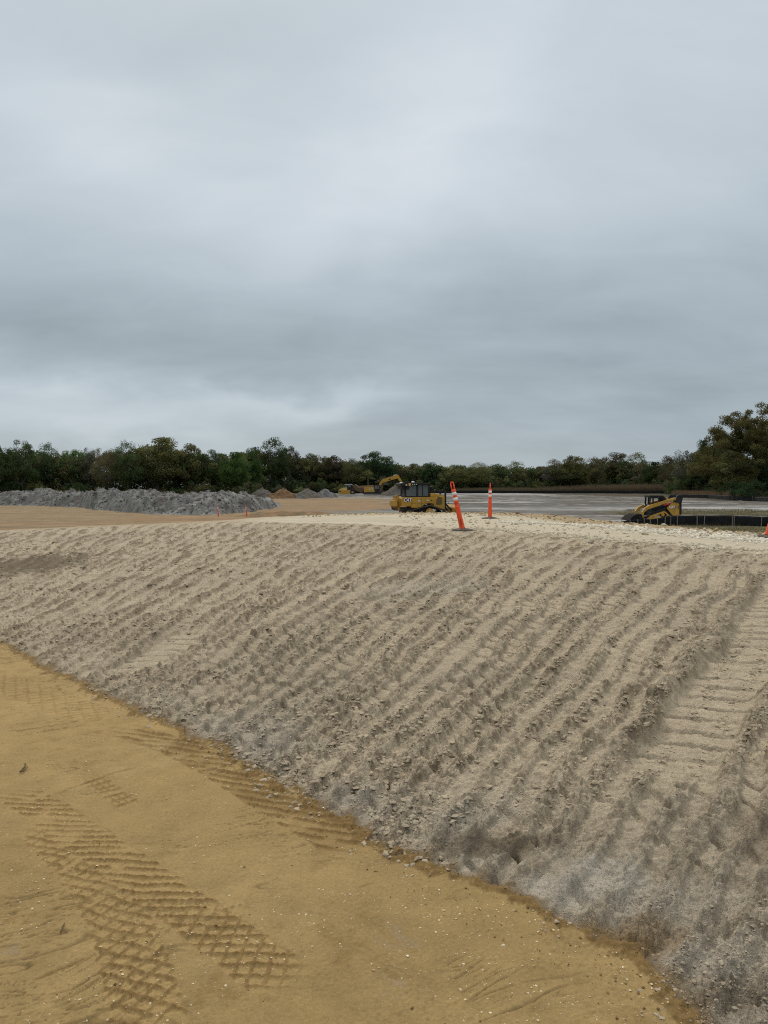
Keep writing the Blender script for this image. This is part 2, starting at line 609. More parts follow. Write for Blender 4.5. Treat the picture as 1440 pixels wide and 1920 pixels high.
    # scuff marks lower right, darker stains
    for (qa, qb, wd, am) in ((P(520, 1690), P(900, 1925), 0.10, .6), (P(610, 1690), P(720, 1740), 0.07, .5), (P(880, 1810), P(1060, 1925), .06, .35)):
        d, s = polydist(x, y, [qa, qb])
        sc = sst(wd, 0.0, np.abs(d)) * sst(-.15, .35, fbm(x * 3, y * 3, 3, 31)) * am
        sc = sc * (0.5 + 0.5 * sst(-.2, .5, pn(d * 70, s * 4, 32)))
        c = lerp(c, TAND * 1.15, sc * 0.6)
        h += 0.006 * sc * pn(x * 35, y * 35, 33)
    for (qx, qy, rr_) in ((742, 1848, .06), (735, 1755, .07), (770, 1778, .03), (20, 1785, .05)):
        p0 = P(qx, qy)
        st = np.exp(-((x - p0[0]) ** 2 + ((y - p0[1]) * .8) ** 2) / rr_ ** 2) * sst(-.3, .4, fbm(x * 14, y * 14, 3, 34))
        c = lerp(c, np.array([0.25, 0.20, 0.15]), st * 0.35)
    p0 = P(280, 1415)
    st = np.exp(-((x - p0[0]) / .22) ** 2 - ((y - p0[1]) / .3) ** 2) * sst(-.1, .5, fbm(x * 5, y * 5, 3, 35))
    c = lerp(c, np.array([0.37, 0.27, 0.13]), st * .6)
    # damp crumbled strip along the toe of the bank
    e = edge_w[T]
    damp = sst(-0.07, -0.002, e + 0.04 * fbm(x * 5, y * 5, 4, 36))
    damp = sst(.30, .55, damp * (.75 + .5 * pn(x * 28, y * 28, 98) + .3 * pn(x * 60, y * 60, 99)))
    c = lerp(c, TAND * 1.15, damp * 0.75)
    h += 0.012 * damp * (0.5 + pn(x * 30, y * 30, 37)) + 0.0022 * pn(x * 70, y * 70, 38) + .0015 * fbm(x * 16, y * 16, 3, 39)
    # far left: the tan flat below
    col[T] = c
    dz[T] = h

    # --- the bank of grey sand with dozer tracks
    B = np.where((edge_w >= 0.02) & (dN < 0.9))[0]
    x, y, e, nn = X[B], Y[B], edge_w[B], dN[B]
    ux, uy = x + 3.86, y + 3.8
    Rr = np.hypot(ux, uy)
    ang = np.arctan2(ux, uy)
    wv = 0.10 * fbm(x * 0.45, y * 0.45, 3, 40)
    v = Rr + 0.05 * pn(x * 0.7, y * 0.7, 41)

    def tracks(freq, s):
        uu = (ang + 0.06 * wv + 0.006 * pn(x * 1.5, y * 1.5, 46)) * freq
        k = np.floor(uu)
        f = uu - k
        j = 0.16 * (hash1(k, s) - 0.5)
        c0 = 0.5 + j
        half = 0.26 + 0.14 * (hash1(k, s + 1) - .5)
        pad = sst(half + 0.10, half - 0.06, np.abs(f - c0))
        stre = 0.3 + 0.7 * hash1(k, s + 2)
        ph = hash1(k, s + 3) * 6.28
        g = 0.5 + 0.5 * np.cos(2 * np.pi * (v + 0.16 * (f - .5) + 0.045 * pn(x * 4, y * 4, 43)) / (0.20 + 0.05 * hash1(k, s + 4)) + ph)
        return pad, sst(.84, .97, g), stre, k, f
    p1, g1, s1, k1, q1 = tracks(52.0, 0)
    p2, g2, s2, k2, q2 = tracks(66.0, 5)
    far = sst(14.5, 17.5, Rr)
    pad = p1 * (1 - far) + p2 * far
    gg = g1 * (1 - far) + g2 * far
    ss = s1 * (1 - far) + s2 * far
    chew = sst(-0.35, 0.25, fbm(x * 0.8, y * 0.8, 4, 44)) * 0.6 + 0.4 * sst(-.2, .4, fbm(x * 2.6, y * 2.6, 3, 45))
    toe = sst(1.6, 0.3, e)           # loose, greyer soil at the toe
    smooth_zone = np.exp(-((x - P(1080, 1100, .5)[0]) / 1.3) ** 2 - ((y - P(1080, 1100, .5)[1]) / 2.6) ** 2)
    chew = np.clip(chew * (1 - 0.75 * smooth_zone), 0, 1)
    EDGE = []
    for (qa, qb, dep, wdt, gp) in ((P(1140, 1475, .08), P(1365, 1210, .3), 0.042, 0.46, .20), (P(160, 1262, .05), P(350, 1160, .2), 0.035, 0.42, .19), (P(1335, 1250, .3), P(1430, 1110, .42), .025, .4, .2)):
        d_, s_ = polydist(x, y, [qa, qb])
        L_ = math.dist(qa, qb)
        d_ = d_ + 0.05 * pn(x * 3, y * 3, 53) + .02 * pn(x * 12, y * 12, 54)
        en_ = sst(-0.05, 0.35, s_) * sst(L_ + .05, L_ - 0.35, s_)
        cl = en_ * sst(0.0, -0.06, d_) * sst(-wdt - .06, -wdt + .05, d_)
        gq = (0.5 + 0.5 * np.cos(2 * np.pi * (s_ + .10 * d_ + .014 * pn(x * 5, y * 5, 97)) / gp)) ** 1.0
        gq = sst(.82, .96, gq)
        EDGE.append((d_, en_, cl, gq, dep))
        chew = chew * (1 - .9 * cl)
        pad = np.maximum(pad, cl)
        ss = ss * (1 - cl) + cl
        gg = gg * (1 - cl) + gq * cl
    lowR = sst(0.4, 1.4, x) * sst(3.6, 2.6, y)
    chew = chew * .72
    rough = np.clip((1 - pad) * (0.55 + 0.6 * chew) + 0.45 * chew * toe + 0.35 * chew, 0, 1.1)
    gg = gg * (1 - .8 * lowR)
    h = -0.018 * pad * ss * (1 - 0.4 * chew) - 0.034 * gg * pad * ss * (1 - 0.6 * chew) * (.4 + sst(-.4, .4, pn(x * 2.5, y * 2.5, 58)))
    h += 0.012 * (1 - pad) * (1 - .5 * toe)
    big = fbm(x * 4.2, y * 4.2, 3, 47)
    med = fbm(x * 11, y * 11, 3, 48)
    rid = 1 - np.abs(pn(x * 8, y * 8, 49)) * 2
    fine = pn(x * 38, y * 38, 50) + 0.6 * pn(x * 75, y * 75, 51)
    rid2 = 1 - np.abs(pn(x * 17, y * 17, 59)) * 2.2
    h += (rough + .35 * lowR) * (1 - .15 * toe) * (0.007 * big + 0.008 * med + 0.006 * np.clip(rid, 0, 1) + .007 * np.clip(rid2, -.3, 1)) + 0.0060 * fine * (0.3 + rough) + 0.010 * big + .005 * med
    a1, a2, aid = cells(x * 9 + 0.3 * med, y * 9 + .3 * big, 3)
    lump = sst(0.02, 0.30, a2 - a1) * sst(0.45, 0.95, aid) * rough
    b1, b2, bid = cells(x * 21, y * 21, 4)
    lump2 = sst(0.02, 0.25, b2 - b1) * sst(0.4, 0.9, bid) * rough
    vis = sst(16, 9, r[B])
    h += (0.008 * (lump * (0.4 + aid) - .2) + 0.012 * (lump2 - .2) * (0.3 + 0.7 * vis)) * (1 - .3 * toe)
    b3, b4, bid3 = cells(x * 40, y * 40, 9)
    h += 0.009 * sst(.02, .3, b4 - b3) * sst(.3, .9, bid3) * (.25 + rough) * vis
    # torn, crumbled soil: small steps with sharp broken edges at several sizes
    for fq, amp, sd in ((5.5, .0035, 61), (11, .0055, 62), (20, .0060, 63), (36, .0048, 64)):
        q = pn(x * fq + .8 * med, y * fq + .8 * big, sd) + .45 * pn(x * fq * 2.1, y * fq * 2.1, sd + 20)
        w_ = .035 + .012 * fq * np.clip(r[B] * .02, 0, .4)
        h += amp * (sst(-w_, w_, q - .05) + .7 * sst(-w_, w_, q - .45) + .7 * sst(-w_, w_, q + .42) - 1.2) * (.32 + .60 * rough + .5 * lowR) * (1 - .1 * toe)
    # the deep edges of the last passes
    for d_, en_, cl, gq, dep in EDGE:
        h += en_ * dep * 0.75 * np.exp(-((d_ - 0.09) / 0.07) ** 2) * (.7 + .6 * big)
        h -= cl * dep * .7
    h *= 1 - .15 * lowR
    h *= sst(0.0, 0.12, e) * 0.85 + 0.15
    h *= 1 - 0.8 * sst(-1.2, 0.2, nn)
    # soil colours of the bank, some ridge and crevice shade painted in
    c = np.broadcast_to(GREY, (len(B), 3)).copy()
    var = fbm(x * 0.55, y * 0.55, 4, 55)
    c = lerp(c, GREY * np.array([1.07, 1.07, 1.08]), np.clip(var * 0.9, 0, 1))
    c = lerp(c, GREY * np.array([0.86, 0.87, 0.89]), np.clip(-var * 1.1, 0, 1))
    moist_shade = np.clip((.12 + rough + .45 * lowR + .25 * toe) * sst(0.0, .20, pn(x * 15, y * 15, 68) + .7 * pn(x * 32, y * 32, 69) + .3 * big - .10), 0, 1)  # damp churned soil, with shade of ridges and crevices put into its colour
    c = lerp(c, GREYD, moist_shade * 0.62)
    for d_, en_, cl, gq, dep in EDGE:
        c = lerp(c, GREYD * .8, np.clip(en_ * np.exp(-((d_ - .0) / .045) ** 2) * (.6 + med), 0, 1) * dep * 12)  # shadow line of the ridge, painted dark along each deep track edge
        c = lerp(c, GREY * 1.04, cl * .6)
    fl = sst(.25, .6, pn(x * 24, y * 24, 66) + .5 * pn(x * 50, y * 50, 67)) * (.25 + .75 * rough)
    c = lerp(c, GREYD * .8, np.clip(fl, 0, 1) * .55)
    c = c * (1 + 0.10 * med + 0.05 * fine)[:, None]
    bl = 1.0 * np.exp(-((e - 0.30) / 0.36) ** 2) * sst(-0.35, 0.45, fbm(x * 1.0, y * 1.0, 4, 56) + .15) * sst(6.3, 4.4, y)
    c = lerp(c, BLUEG * (1 + .25 * med)[:, None], np.clip(bl, 0, 1) * 0.92)
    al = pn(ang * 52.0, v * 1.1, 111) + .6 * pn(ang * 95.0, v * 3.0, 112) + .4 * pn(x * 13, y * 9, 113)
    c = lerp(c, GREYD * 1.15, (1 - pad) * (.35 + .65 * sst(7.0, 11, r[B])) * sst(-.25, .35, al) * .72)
    lr = sst(3.9, 3.0, y) * sst(0.2, 0.8, x)
    c = lerp(c, np.array([0.29, 0.245, 0.185]) * (1 + .25 * med)[:, None], lr * 0.5)
    # pale and dark patches low on the right, faint grey patch half way up
    for (qx, qy, zz, rx, ry, cc, am) in ((1110, 1655, .03, .26, .16, WHITEG, .55), (1010, 1690, .02, .2, .1, BLUEG * 1.25, .7), (930, 1585, .03, .26, .12, GREYD * .75, .7),
                                         (1250, 1690, .05, .3, .2, BLUEG, .6), (1330, 1790, .03, .25, .14, BLUEG * 1.1, .6), (870, 1540, .03, .3, .12, BLUEG * .8, .55),
                                         (1430, 1560, .12, .2, .3, GREYD * 1.3, .35), (1180, 1760, .01, .25, .12, TAND * 1.6, .5), (1390, 1870, .02, .2, .1, GREYD * .85, .5),
                                         (790, 1085, .5, .9, .7, BLUEG * 1.1, .45), (40, 1040, .35, 1.6, 1.6, GREYD * .75, .75), (640, 1545, .02, .3, .2, BLUEG * 1.1, .6)):
        p0 = P(qx, qy, zz)
        st = np.exp(-((x - p0[0]) / rx) ** 2 - ((y - p0[1]) / ry) ** 2)
        st = sst(0.25, 0.75, st + 0.35 * fbm(x * 5, y * 5, 4, 57))
        c = lerp(c, cc, st * am)
    ck = sst(.10, .02, b2 - b1) * sst(1.0, .5, e) * sst(-.1, .4, fbm(x * 2.2, y * 2.2, 3, 114))
    h -= .007 * ck
    c = lerp(c, GREYD * .9, ck * .3)
    brown = np.exp(-((e - 0.03) / 0.05) ** 2)
    c = lerp(c, TAND * 1.1, brown * 0.7)
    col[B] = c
    dz[B] = h

    # --- the road on top and its shoulders
    Rd = np.where((edge_w >= 0.02) & (dN >= 0.0) & (dF < 6.0))[0]
    x, y, nn, ff = X[Rd], Y[Rd], dN[Rd], dF[Rd]
    f1 = fbm(x * 0.8, y * 0.8, 4, 60)
    f2 = fbm(x * 6, y * 6, 3, 61)
    rut = fbm(sN[Rd] * 0.25, nn * 3.2, 3, 62)
    c = lerp(ROADC, ROADC * np.array([.84, .83, .82]), np.clip(.5 + rut * .9, 0, 1)) * (1 + .05 * f2)[:, None]
    h = 0.012 * f1 + 0.006 * f2 + 0.012 * rut
    nb = sst(0.55, -0.1, nn + 0.35 * fbm(x * 1.6, y * 1.6, 3, 63))
    c = lerp(c, GREY * .98, nb * 0.85)
    h += nb * (0.03 * f2 + 0.02)
    sh = sst(-1.5, -0.5, ff + 0.5 * fbm(x * .9, y * .9, 3, 64)) * sst(-3.0, 0.5, x)
    rub = np.clip(fbm(x * 7, y * 7, 3, 65) + .25, 0, 1.3)
    c = lerp(c, np.array([0.30, 0.215, 0.115]) * (1 + .25 * f2)[:, None], sh * .85)
    h += sh * (0.0 + 0.045 * rub)
    lft = sst(-2.5, -5.5, x)
    c = lerp(c, np.array([0.28, 0.205, 0.12]) * (1 + .2 * f2)[:, None], lft * .8)
    gr = sst(5.6, 7.2, x) * sst(0.0, .8, ff)
    c = lerp(c, OLIVE * (1 + .3 * f2)[:, None], gr)
    fall = sst(0.2, 2.0, ff)
    c = lerp(c, np.array([0.27, 0.2, 0.12]) * (1 + .25 * f2)[:, None], fall * (1 - gr))
    own = (nn >= 0.9)
    w = sst(0.0, 0.9, nn)
    prev_c, prev_h = col[Rd].copy(), dz[Rd].copy()
    hasp = (nn < 0.9)
    col[Rd] = np.where(hasp[:, None], lerp(prev_c, c, w), c)
    dz[Rd] = np.where(hasp, prev_h * (1 - w) + h * w, h)
    return dz, col


def field_soil(X, Y):
    """relief and colours of the open ground beyond the bank"""
    r = np.hypot(X, Y)
    warp = 4 * fbm(X * .03, Y * .03, 3, 90)
    sx, sy = X * 0.035, (Y + warp) * 0.16
    st = fbm(sx, sy, 5, 80)
    st2 = fbm(X * 0.11, Y * 0.5, 4, 81)
    f = fbm(X * .6, Y * 1.2, 4, 82)
    c = lerp(FGREY, FBROWN, np.clip(0.45 + st2 * .9, 0, 1))
    c = lerp(c, FDARK, sst(0.02, 0.55, st2 + 0.5 * st) * .8)
    c = lerp(c, FWHITE, sst(0.24, 0.52, -st + .35 * st2) * .8)
    # pale rim before the far fence, pale band mid way, rust shoulder
    wob = 18 * fbm(X * .012, Y * .01, 3, 83)
    c = lerp(c, FWHITE * 1.1, np.exp(-((Y + wob - 292) / 30) ** 2) * sst(10, 40, X) * .6)
    c = lerp(c, FWHITE, np.exp(-((Y + .2 * wob - 92) / 9) ** 2) * sst(4, 12, X) * sst(-.4, .4, st2 + .2) * .8)
    c = lerp(c, FWHITE * 1.05, np.exp(-((Y + .1 * wob - 60) / 5) ** 2) * sst(6, 10, X) * sst(22, 12, X) * sst(-.4, .4, st2 + .1) * .8)
    c = lerp(c, FDARK * 1.1, np.exp(-((Y + .15 * wob - 77) / 5) ** 2) * sst(6, 10, X) * .5)
    # tan ground to the left of the dozer and beyond the bank on the left
    lx = X - np.interp(Y, [30, 60, 75, 100, 160, 220], [6, 2.5, -3, 3.0, 1.5, -4])
    tanm = sst(2.5, -2.5, lx + 2.5 * fbm(X * .12, Y * .08, 3, 84)) * sst(210, 150, Y + 10 * st)
    rust = sst(-.5, .3, fbm(X * .06, Y * .2, 4, 85)) * sst(-36, -14, X)
    tc = lerp(FTAN, FRUST * 1.25, np.clip(rust, 0, 1) * .7)
    tc = tc * (1 + .22 * fbm(X * .08, Y * .9, 4, 86))[:, None]
    c = lerp(c, tc, tanm)
    # grey damp strip just behind the road
    gs = np.exp(-((Y - 78) / 6) ** 2) * np.exp(-((X + 2) / 6) ** 2)
    c = lerp(c, FGREY * 1.5, gs * .9)
    # olive weeds round the fence on the right
    ol = sst(13, 18, X) * (np.exp(-((Y - 46) / 7) ** 2) * 1.3 + np.exp(-((Y - 77) / 6.5) ** 2) * sst(20, 25, X) * 1.2)
    ol = np.clip(ol + .35 * f * (ol > .1), 0, 1)
    c = lerp(c, OLIVE * (1 + .35 * f)[:, None], ol)
    # woodland floor beyond the fences
    wood = sst(330, 345, Y) * (X > -30) + sst(150, 165, Y + 0.0 * X) * (X < -24) + sst(0, 10, (X - 62) - (200 - Y) * .05)
    c = lerp(c, np.array([0.06, 0.05, 0.03]), np.clip(wood, 0, 1))
    h = (0.10 * fbm(X * .10, Y * .16, 4, 87) + 0.04 * f + 0.05 * st2) * sst(30, 50, r)
    h = h + 0.5 * np.clip(fbm(X * .01, Y * .01, 2, 88), -1, 1) * sst(110, 300, r) * .4
    return h, c * (1 + .12 * f)[:, None]


def build_ground():
    fine = np.arange(R(-35.5), R(35.5), 0.00125)
    side = []
    a, st = R(35.5), 0.002
    while a < math.pi - 0.03:
        side.append(a)
        a += st
        st = min(st * 1.18, 0.09)
    side = np.array(side)
    th = np.concatenate([-side[::-1][:-1], fine, side])
    rad = [0.35, 0.6, 0.85, 1.1, 1.3, 1.5, 1.65, 1.8, 1.9]
    r = 1.9
    while r < 4200:
        k = 0.0024 if r < 9 else (0.0048 if r < 55 else (0.011 if r < 450 else 0.06))
        r *= 1 + k
        rad.append(r)
    rad = np.array(rad)
    A, Q = np.meshgrid(th, rad)
    X = (Q * np.sin(A)).ravel().astype(np.float64)
    Y = (Q * np.cos(A)).ravel().astype(np.float64)
    n = len(X)
    rr = Q.ravel()
    z = np.full(n, FIELD, np.float64)
    col = np.zeros((n, 3), np.float32)
    reg = np.zeros(n, np.int8)       # 0 field, 1 tan ground, 2 bank, 3 road
    nearm = np.where(rr < 90)[0]
    zz, dB, dN, dF, sB, sN, sF = base_height(X[nearm], Y[nearm])
    z[nearm] = zz
    hF, cF = field_soil(X, Y)
    z += np.where(rr > 30, hF, 0)
    col[:] = cF
    det = (rr[nearm] < 60)
    ii = nearm[det]
    dz, c = terrain_detail(X[ii], Y[ii], z[ii], dB[det], dN[det], dF[det], sB[det], sN[det], sF[det])
    b_, n_, f_ = dB[det], dN[det], dF[det]
    e_ = b_ + 0.045 * fbm(X[ii] * 3.0, Y[ii] * 3.0, 4, 5) + 0.03 * pn(X[ii] * 10, Y[ii] * 10, 7) + 0.02 * pn(X[ii] * 24, Y[ii] * 24, 6)
    wf = np.where(e_ < .02, sst(30, 44, rr[ii]), np.where(n_ < 0, 0, sst(0.6, 3.5, f_)))
    wf = np.clip(wf, 0, 1)
    col[ii] = lerp(c, cF[ii], wf)
    z[ii] += dz * (1 - wf)
    rg = np.where(e_ < .02, 1, np.where(n_ < 0.25, 2, np.where(f_ < 1.2, 3, 0)))
    rg = np.where((rg == 1) & (rr[ii] > 40), 0, rg)
    reg[ii] = rg
    V = np.stack([X, Y, z], 1)
    nc, nr = len(th), len(rad)
    i0 = (np.arange(nr - 1)[:, None] * nc + np.arange(nc)[None, :])
    nxt = (np.arange(nr - 1)[:, None] * nc + (np.arange(nc)[None, :] + 1) % nc)
    F = np.stack([i0, nxt, nxt + nc, i0 + nc], 2).reshape(-1, 4)
    fr = reg[F[:, 0]]
    names = {0: ('field', soil_mat('field_soil', 2.2, .6, .22, .12)), 1: ('ground', soil_mat('tan_sand', 70, .65, .30, .007)),
             2: ('dirt_bank', soil_mat('grey_sand', 42, .8, .26, .014, .8)), 3: ('dirt_road', soil_mat('road_dirt', 40, .5, .2, .01))}
    for k, (nm, mt) in names.items():
        fs = F[fr == k]
        u, inv = np.unique(fs, return_inverse=True)
        vv = V[u]
        ff = inv.reshape(-1, 4)
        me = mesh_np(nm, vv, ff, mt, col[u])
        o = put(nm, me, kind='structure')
    # floor under the camera
    ctr = F[:0]
    c0 = np.array([[0, 0, 0.0]])
    ring = V[:nc]
    vv = np.vstack([c0, ring])
    ff = np.stack([np.zeros(nc, int), 1 + (np.arange(nc) + 1) % nc, 1 + np.arange(nc)], 1)
    ff = ff[:, [0, 2, 1]]
    me = mesh_np('ground', vv, ff, bpy.data.materials['tan_sand'], np.vstack([TAN[None], col[:nc]]))
    put('ground', me, kind='structure')


def ground_z(x, y):
    """height of the ground without its finest relief"""
    X, Y = np.array([x], float), np.array([y], float)
    z = base_height(X, Y)[0]
    if math.hypot(x, y) > 30:
        if math.hypot(x, y) >= 90:
            z = np.array([FIELD])
        z = z + field_soil(X, Y)[0]
    return float(z[0])


build_ground()


def surface(X, Y, want_soil=False):
    """height of the ground with its relief, for laying things on it (arrays)"""
    X = np.asarray(X, float)
    Y = np.asarray(Y, float)
    z, dB, dN, dF, sB, sN, sF = base_height(X, Y)
    dz, soil = terrain_detail(X, Y, z, dB, dN, dF, sB, sN, sF)
    hF, _ = field_soil(X, Y)
    rr = np.hypot(X, Y)
    wf = np.where(dB < 0, sst(30, 44, rr), np.where(dN < 0, 0, sst(0.6, 3.5, dF)))
    z = z + np.where(rr > 30, hF, 0)
    return (z + dz * (1 - wf), soil) if want_soil else z + dz * (1 - wf)


# ------------------------------------------------------------------ loose stones and clods
def lump_protos(n, seed, rough=0.28, sub=2):
    out = []
    rg = np.random.default_rng(seed)
    for i in range(n):
        bm = bmesh.new()
        bmesh.ops.create_icosphere(bm, subdivisions=sub, radius=1.0)
        off = Vector(rg.uniform(-50, 50, 3))
        for v in bm.verts:
            d = 1 + rough * 1.6 * mnoise.noise(v.co * 1.1 + off) + rough * 0.9 * mnoise.noise(v.co * 2.6 + off)
            v.co *= d
        # a few flat broken faces
        for k in range(5):
            nrm = Vector(rg.normal(size=3)).normalized()
            lim = rg.uniform(0.55, 0.85)
            for v in bm.verts:
                e = v.co.dot(nrm) - lim
                if e > 0:
                    v.co -= nrm * e
        V = np.array([v.co[:] for v in bm.verts])
        F = np.array([[v.index for v in f.verts] for f in bm.faces])
        bm.free()
        out.append((V, F))
    return out


def scatter(name, protos, pos, size, flat, cols, material, smooth=False, **kw):
    rg = np.random.default_rng(len(pos) + 3)
    Vs, Fs, Cs = [], [], []
    base = 0
    pick = rg.integers(0, len(protos), len(pos))
    for k, (V, F) in enumerate(protos):
        ix = np.where(pick == k)[0]
        if not len(ix):
            continue
        m = len(ix)
        q = rg.normal(size=(m, 4))
        q /= np.linalg.norm(q, axis=1, keepdims=True)
        w, x, y, z = q.T
        Rm = np.stack([np.stack([1 - 2 * (y * y + z * z), 2 * (x * y - z * w), 2 * (x * z + y * w)], 1),
                       np.stack([2 * (x * y + z * w), 1 - 2 * (x * x + z * z), 2 * (y * z - x * w)], 1),
                       np.stack([2 * (x * z - y * w), 2 * (y * z + x * w), 1 - 2 * (x * x + y * y)], 1)], 1)
        W = np.einsum('mij,vj->mvi', Rm, V) * size[ix][:, None, None]
        W[:, :, 2] *= flat[ix][:, None]
        W += pos[ix][:, None, :]
        Vs.append(W.reshape(-1, 3))
        Fs.append((F[None] + (np.arange(m) * len(V))[:, None, None]).reshape(-1, F.shape[1]) + base)
        Cs.append(np.repeat(cols[ix], len(V), 0))
        base += m * len(V)
    me = mesh_np(name, np.vstack(Vs), np.vstack(Fs), material, np.vstack(Cs), smooth)
    return put(name, me, **kw)


def build_loose():
    stone = lump_protos(6, 4, 0.30, 2)
    crumb = lump_protos(6, 5, 0.42, 1)
    m_clod = soil_mat('clod_soil', 60, .5, .2, .006)
    m_rock = soil_mat('limestone', 40, .4, .10, .006)
    # clods on the bank, thickest in the rows between the tracks and at the toe
    N = 210000
    rr = np.exp(rng.uniform(math.log(2.2), math.log(20), N))
    aa = rng.uniform(R(-33), R(33), N)
    X, Y = rr * np.sin(aa), rr * np.cos(aa)
    z, dB, dN, dF, *_ = base_height(X, Y)
    keep = (dB > -0.14) & (dN < 0.2) & ((dB > 0) | (rng.uniform(0, 1, N) < .25))
    ux, uy = X + 3.86, Y + 3.8
    ang = np.arctan2(ux, uy) * 52.0
    f = ang - np.floor(ang)
    ridge = 1 - sst(0.42, 0.18, np.abs(f - 0.5))
    dens = 0.05 + 0.85 * ridge + 0.25 * sst(1.2, .2, dB)
    dens *= sst(-.6, .3, fbm(X * .8, Y * .8, 3, 44)) * sst(-.5, .2, fbm(X * 3, Y * 3, 2, 94))
    keep &= rng.uniform(0, 1, N) < dens
    X, Y, rr, dB = X[keep], Y[keep], rr[keep], dB[keep]
    size = np.clip(np.exp(rng.normal(math.log(0.0068), 0.6, len(X))), .0025, .026) * (0.6 + .075 * rr)
    size = size * (1 - .5 * (sst(.3, .9, X) * sst(4.0, 3.2, Y)))
    zz, c = surface(X, Y, True)
    c = lerp(c, GREY * .9, np.where(dB < .02, .9, .5)) * rng.uniform(.85, 1.05, (len(X), 1))
    scatter('soil_clods', crumb, np.stack([X, Y, zz + size * .05], 1), size, rng.uniform(.40, .70, len(X)), c, m_clod, smooth=False, kind='stuff')
    # shell chips pressed in the tan sand and a few on the bank
    N = 22000
    rr = np.exp(rng.uniform(math.log(2.0), math.log(10), N))
    aa = rng.uniform(R(-33), R(33), N)
    X, Y = rr * np.sin(aa), rr * np.cos(aa)
    dB = base_height(X, Y)[1]
    keep = (rng.uniform(0, 1, N) < np.where(dB < 0, 0.55 * sst(-.5, .3, fbm(X * 1.5, Y * 1.5, 3, 91) + .25 * sst(-.6, .6, X)), .05))
    X, Y, rr = X[keep], Y[keep], rr[keep]
    size = np.clip(np.exp(rng.normal(math.log(0.0021), .5, len(X))), .001, .006)
    zz = surface(X, Y)
    c = lerp(np.array([.68, .58, .40]), np.array([.46, .35, .20]), rng.uniform(0, 1, len(X)))
    scatter('shell_fragments', crumb, np.stack([X, Y, zz + size * .2], 1), size, rng.uniform(.35, .7, len(X)), c, m_rock, kind='stuff')
    # crumbs of sand
    N = 9000
    rr = np.exp(rng.uniform(math.log(2.1), math.log(9), N))
    aa = rng.uniform(R(-33), R(33), N)
    X, Y = rr * np.sin(aa), rr * np.cos(aa)
    dB = base_height(X, Y)[1]
    keep = (dB < .03) & (rng.uniform(0, 1, N) < (.9 * sst(-.35, -.01, dB) + .28 * sst(.1, .5, fbm(X * 2.1, Y * 2.1, 3, 25))))
    X, Y = X[keep], Y[keep]
    size = np.clip(np.exp(rng.normal(math.log(0.0026), .5, len(X))), .0012, .0065)
    zz = surface(X, Y)
    c = lerp(TAN * .8, TAND, rng.uniform(0, 1, len(X)))
    scatter('sand_crumbs', crumb, np.stack([X, Y, zz + size * .2], 1), size, rng.uniform(.5, .8, len(X)), c, m_clod, kind='stuff')
    # limestone along both edges of the road
    PX, SZ, CC = [], [], []
    bands = [([P(940, 979, .68), P(983, 981.5, .68), P(1060, 983, .68), P(1136, 987, .68), P(1240, 996, .68), P(1348, 1005, .68), P(1440, 1013, .68), (8.3, 11), (9.6, 6)],
              [0.10, .16, .25, .32, .40, .46, .5, .5, .5], 12500, (.66, .60, .49), .0155),
             ([P(872, 991, .68), P(920, 993, .68), P(1000, 1000, .68), P(1136, 1010.5, .68), P(1240, 1019.5, .68), P(1440, 1037, .68), (6.1, 7.5), (7.6, 2)],
              [.25, .30, .30, .30, .32, .34, .34, .3], 8000, (.55, .48, .355), .0145)]
    for pts, wd, n, c0, s0 in bands:
        p = np.array(pts)
        L = np.concatenate([[0], np.cumsum(np.linalg.norm(np.diff(p, axis=0), axis=1))])
        s = rng.uniform(0, L[-1], n)
        w = np.interp(s, L, wd)
        q = rng.normal(0, 1, n)
        x = np.interp(s, L, p[:, 0])
        y = np.interp(s, L, p[:, 1])
        tx = np.gradient(np.interp(np.linspace(0, L[-1], 50), L, p[:, 0]))
        ty = np.gradient(np.interp(np.linspace(0, L[-1], 50), L, p[:, 1]))
        tt = np.stack([np.interp(s, np.linspace(0, L[-1], 50), tx), np.interp(s, np.linspace(0, L[-1], 50), ty)], 1)
        tt /= np.linalg.norm(tt, axis=1, keepdims=True)
        X, Y = x - tt[:, 1] * q * w * .8, y + tt[:, 0] * q * w * .8
        keep = fbm(X * 1.3, Y * 1.3, 3, 93) > -.35 + .25 * np.abs(q) - .35 * (wd[-1] > .45)
        X, Y = X[keep], Y[keep]
        sz = np.clip(np.exp(rng.normal(math.log(s0), .5, len(X))), .006, .060)
        PX.append(np.stack([X, Y, surface(X, Y) + sz * .22], 1))
        SZ.append(sz)
        CC.append(np.array(c0) * rng.uniform(.78, 1.15, (len(X), 1)) * np.array([1, 1, 1]) )
    # scattered on the shoulder between and beyond
    n = 700
    s = rng.uniform(0, 1, n)
    x = rng.uniform(0.5, 6.5, n)
    y = rng.uniform(14, 27, n)
    _, dB, dN, dF, *_ = base_height(x, y)
    k = (dN > 0) & (dF < .4)
    x, y = x[k], y[k]
    sz = np.clip(np.exp(rng.normal(math.log(.02), .5, len(x))), .01, .07)
    PX.append(np.stack([x, y, surface(x, y) + sz * .2], 1))
    SZ.append(sz)
    CC.append(np.array([.50, .42, .29]) * rng.uniform(.7, 1.15, (len(x), 1)))
    pos, sz, cc = np.vstack(PX), np.concatenate(SZ), np.vstack(CC)
    scatter('limestone_gravel', stone, pos, sz, rng.uniform(.6, .9, len(pos)), cc, m_rock, kind='stuff')
    # clods along the far shoulder of the road
    n = 2600
    x = rng.uniform(-2.5, 7.2, n)
    y = rng.uniform(13, 29, n)
    _, dB, dN, dF, *_ = base_height(x, y)
    k = (dF > -1.2) & (dF < .7)
    x, y = x[k], y[k]
    sz = np.clip(np.exp(rng.normal(math.log(.024), .5, len(x))), .008, .075)
